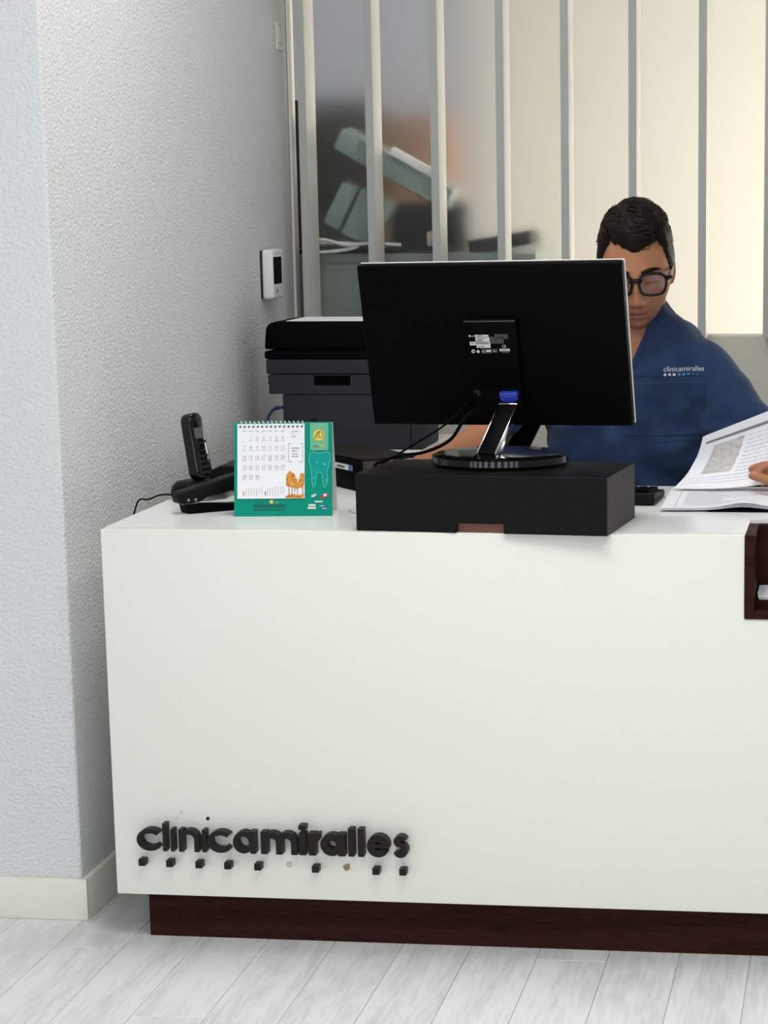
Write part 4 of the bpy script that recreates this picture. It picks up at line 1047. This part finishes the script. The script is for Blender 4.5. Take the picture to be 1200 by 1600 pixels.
if len(loop) > 20:
    for _ in range(10): loop = [(loop[i - 1] + loop[i] * 2 + loop[(i + 1) % len(loop)]) / 4 for i in range(len(loop))]
    lp = loop[::3]
    tube('neckband', lp, .0055, 'fabric', scrub, n=8, closed=True, flat=1.0)
bvh = BVHTree.FromPolygons([v.co.copy() for v in me.vertices], [tuple(p.vertices) for p in me.polygons])
Cam = Vector((1.314, -3.9, 1.304))
def drop(x_, z_, off):
    h = bvh.ray_cast(Vector((x_, .3, z_)), Vector((0, 1, 0)))
    return (h[0] + Vector((0, -off, 0))) if h[0] is not None else Vector((x_, .74, z_))
# chest pocket panel
bm = bmesh.new(); nu, nv = 40, 34; g = []
X0, X1, Z0, Z1 = .845, 1.004, .842, .9525
for j in range(nv + 1):
    for_row = []
    for i in range(nu + 1):
        xx = X0 + (X1 - X0) * i / nu; zz = Z0 + (Z1 - Z0) * j / nv; edge = (i in (0, nu)) or (j in (0, nv))
        for_row.append(bm.verts.new(drop(xx, zz, -.002 if edge else .0032)))
    g.append(for_row)
for j in range(nv):
    for i in range(nu): bm.faces.new((g[j][i], g[j][i + 1], g[j + 1][i + 1], g[j + 1][i]))
obj('chest_pocket', bm, 'fabric', scrub, smooth=True)
def seam(pts, r=.0011): tube('seam', [drop(a, b, .0005) for a, b in pts], r, 'fabric', scrub, n=6)
seam([(X0 - .05 + k * .01, .962) for k in range(22)]); seam([(.90 + k * .008, .833) for k in range(12)])
# embroidered logo
def cloth_text(txt, size, x_, z_, xs, mt, name):
    tm = text_mesh(txt, size, res=2)
    for v in tm.vertices: v.co = drop(x_ + v.co.x * xs, z_ + v.co.y, .0016)
    return link(name, tm, mt, scrub)
def text_width(txt, size): tm = text_mesh(txt, size); w_ = max(v.co.x for v in tm.vertices); bpy.data.meshes.remove(tm); return w_
LX0, LX1, LZ = .9215, 1.0005, .9705
w_ = text_width('clinicamiralles', .0145); xs = (LX1 - LX0) / w_
a = cloth_text('clinicamiralles', .0145, LX0, LZ, xs, 'thread', 'embroidered_name')
for k in range(8):
    bm = bmesh.new(); xx = LX0 + .001 + k * .0088 + (.0008 if k > 2 else 0)
    bm.faces.new([bm.verts.new(drop(xx + a_, LZ - .0088 + b_, .0016)) for a_, b_ in ((0, 0), (.0050, 0), (.0050, .0050), (0, .0050))])
    flatobj('embroidered_square', bm, 'thread' if k < 3 else ('thread_blue' if k < 6 else 'thread_navy'), scrub)
# trousers and shoes
bm = bmesh.new()
for s in (-1, 1): limb(bm, [(CX + s * .09, .94, .545), (CX + s * .11, .72, .55), (CX + s * .12, .52, .53), (CX + s * .12, .50, .30), (CX + s * .12, .52, .12)], [.105, .095, .076, .072, .062])
tme = remeshed(bm, .008, 3); link('trousers', tme, 'fabric', person, smooth=True)
for s in (-1, 1):
    bm = bmesh.new(); limb(bm, [(CX + s * .12, .55, .046), (CX + s * .125, .38, .040)], [.045, .0385]); obj('shoe', bm, 'white_plastic', person, smooth=True)

# ---------------- hair
def hairline(x_, y_):
    """lowest z of the hair in head space for a skull point"""
    ax_ = abs(x_ + .004)
    if y_ < -.02:
        front_z = .056 + .017 * (1 - math.exp(-((x_ - .000) / .034) ** 2)) - .030 * max(0, (ax_ - .050) / .02) - .02 * max(0, (ax_ - .058) / .012)
        t = min(1, max(0, (y_ + .055) / .035)); side = -.004
        return front_z * (1 - t) + side * t if ax_ > .045 else front_z
    if y_ < .022: return -.004 if y_ > -.012 else .004
    return -.004 - .07 * min(1, (y_ - .022) / .05)
bm = bmesh.new(); nu, nv = 130, 80; rows = []; root_pts = []
for j in range(nv + 1):
    th = PI * .80 * j / nv; row = []
    for i in range(nu):
        d = Vector((math.sin(th) * math.sin(2 * PI * i / nu), -math.sin(th) * math.cos(2 * PI * i / nu), math.cos(th)))
        p = head_pt(d); hl = hairline(p.x, p.y); over = (p.z - hl + .004 * noise.noise(p * 90))
        k = max(0, min(1, over / .020))
        topf = max(0, min(1, (p.z - .045) / .04)); t = .0055 + .0125 * topf + .007 * topf * max(0, -d.y)
        t *= k ** .6
        t += k * topf * (.0045 * noise.noise(Vector((p.x * 45, p.y * 16, p.z * 45))) + .0025 * noise.noise(Vector((p.x * 120, p.y * 40, p.z * 120))))
        row.append(bm.verts.new(HMX @ (p + d.normalized() * (t if over > 0 else -.006))))
        if over > .002: root_pts.append((p, d.normalized(), t, topf))
    rows.append(row)
for A_, B_ in zip(rows[:-1], rows[1:]):
    for i in range(nu):
        k = (i + 1) % nu
        try: bm.faces.new((A_[i], B_[i], B_[k], A_[k]))
        except Exception: pass
hair = obj('hair', bm, 'hair', person, smooth=True)
bm = bmesh.new(); rh = random.Random(11)
for n_ in range(2600):
    p, d, t, topf = rh.choice(root_pts)
    sweep = Vector((.55 + .3 * rh.random(), -.55 + .5 * rh.random(), .15)) if topf > .3 else Vector((0, .5, -.9))
    if p.x > .02 and topf > .3: sweep.x *= .2
    sweep = (sweep - d * sweep.dot(d)).normalized(); ln = (.006 + .016 * topf) * (.7 + .6 * rh.random())
    a = p + d * (t - .002); b = a + sweep * ln * .5 + d * (.0035 * topf + .001); c = a + sweep * ln + d * (.001 * topf)
    sd = d.cross(sweep).normalized() * (.0007 + .0006 * topf)
    q0 = [bm.verts.new(HMX @ v) for v in (a - sd, a + sd, b + sd * .8, b - sd * .8)]; tip = bm.verts.new(HMX @ c)
    bm.faces.new(q0); bm.faces.new((q0[3], q0[2], tip))
hs_ = bpy.data.meshes.new('hair_strands'); bm.to_mesh(hs_); bm.free(); ho = link('hair_strands', hs_, 'hair', hair); ho['kind'] = 'stuff'
# eyebrows
for s in (-1, 1):
    pts, rad = [], []
    for k in range(9):
        t = k / 8; xx = s * (.012 + .036 * t); zz = .0175 + .0065 * math.sin(t * 2.4) - .004 * t
        yy = head_pt(Vector((xx / .0715, -1, zz / .118)).normalized())
        # search the skull point with this x,z
        dd = Vector((xx / .0715, -math.sqrt(max(.05, 1 - (xx / .0715) ** 2 - (zz / .118) ** 2)), zz / .118)); sp_ = head_pt(dd)
        pts.append(HMX @ Vector((xx, sp_.y - .0005, zz))); rad.append(.0022 + .0022 * math.sin(PI * min(1, t * .9 + .12)))
    bm = bmesh.new(); bm_tube(bm, pts, rad, 8); obj('eyebrow', bm, 'hair', person, smooth=True)

# ---------------- glasses
gl = empty('eyeglasses', HMX @ Vector((0, -.1, 0))); tag(gl, 'black thick-rimmed glasses worn by the person', 'glasses')
GM = Matrix.Translation(-(HMX @ Vector((0, -.1, 0)))) @ HMX
GMAT = mat('black_acetate', (.004, .003, .003), .25, spec=.25)
def lens_outline(s, dx, dz, n=36):
    o_ = []
    for k in range(n):
        a = 2 * PI * k / n; c, si = math.cos(a), math.sin(a)
        ex = 3.1; rx, rz = (.0240 + dx), (.0185 + dz)
        X_ = rx * math.copysign(abs(c) ** (2 / ex), c); Z_ = rz * math.copysign(abs(si) ** (2 / ex), si)
        if Z_ < 0: X_ *= .94
        o_.append((s * .0335 + X_, Z_ - .004))
    return o_
def curve_y(x_): return -.1085 + 2.2 * x_ * x_
for s in (-1, 1):
    bm = bmesh.new(); bm_strip(bm, lens_outline(s, .0048, .0042), lens_outline(s, 0, 0), -.003, .002, True)
    for v in bm.verts: v.co.y += curve_y(v.co.x) + 0.0; v.co.z += .0018 * max(0, v.co.z) / .02 
    o = obj('rim', bm, GMAT, gl); o.matrix_local = GM
    bm = bmesh.new(); bm.faces.new([bm.verts.new((a, curve_y(a) + .0002, b)) for a, b in lens_outline(s, .0004, .0004)]); o = flatobj('lens', bm, 'lens', gl); o.matrix_local = GM
    bm = bmesh.new(); bm_tube(bm, [(s * .0600, curve_y(.058), .007), (s * .0670, -.094, .007), (s * .0705, -.05, .006), (s * .0745, .0, .006), (s * .0755, .020, .000), (s * .073, .030, -.02)], [.0055, .0052, .0036, .0030, .0028, .0028], 8); o = obj('temple_arm', bm, GMAT, gl, smooth=True); o.matrix_local = GM
bm = bmesh.new(); bm_tube(bm, catmull([(-.0105, curve_y(.0105), .004), (-.004, -.1125, .0065), (.004, -.1125, .0065), (.0105, curve_y(.0105), .004)], 5), .0046, 8); o = obj('bridge', bm, GMAT, gl, smooth=True); o.matrix_local = GM
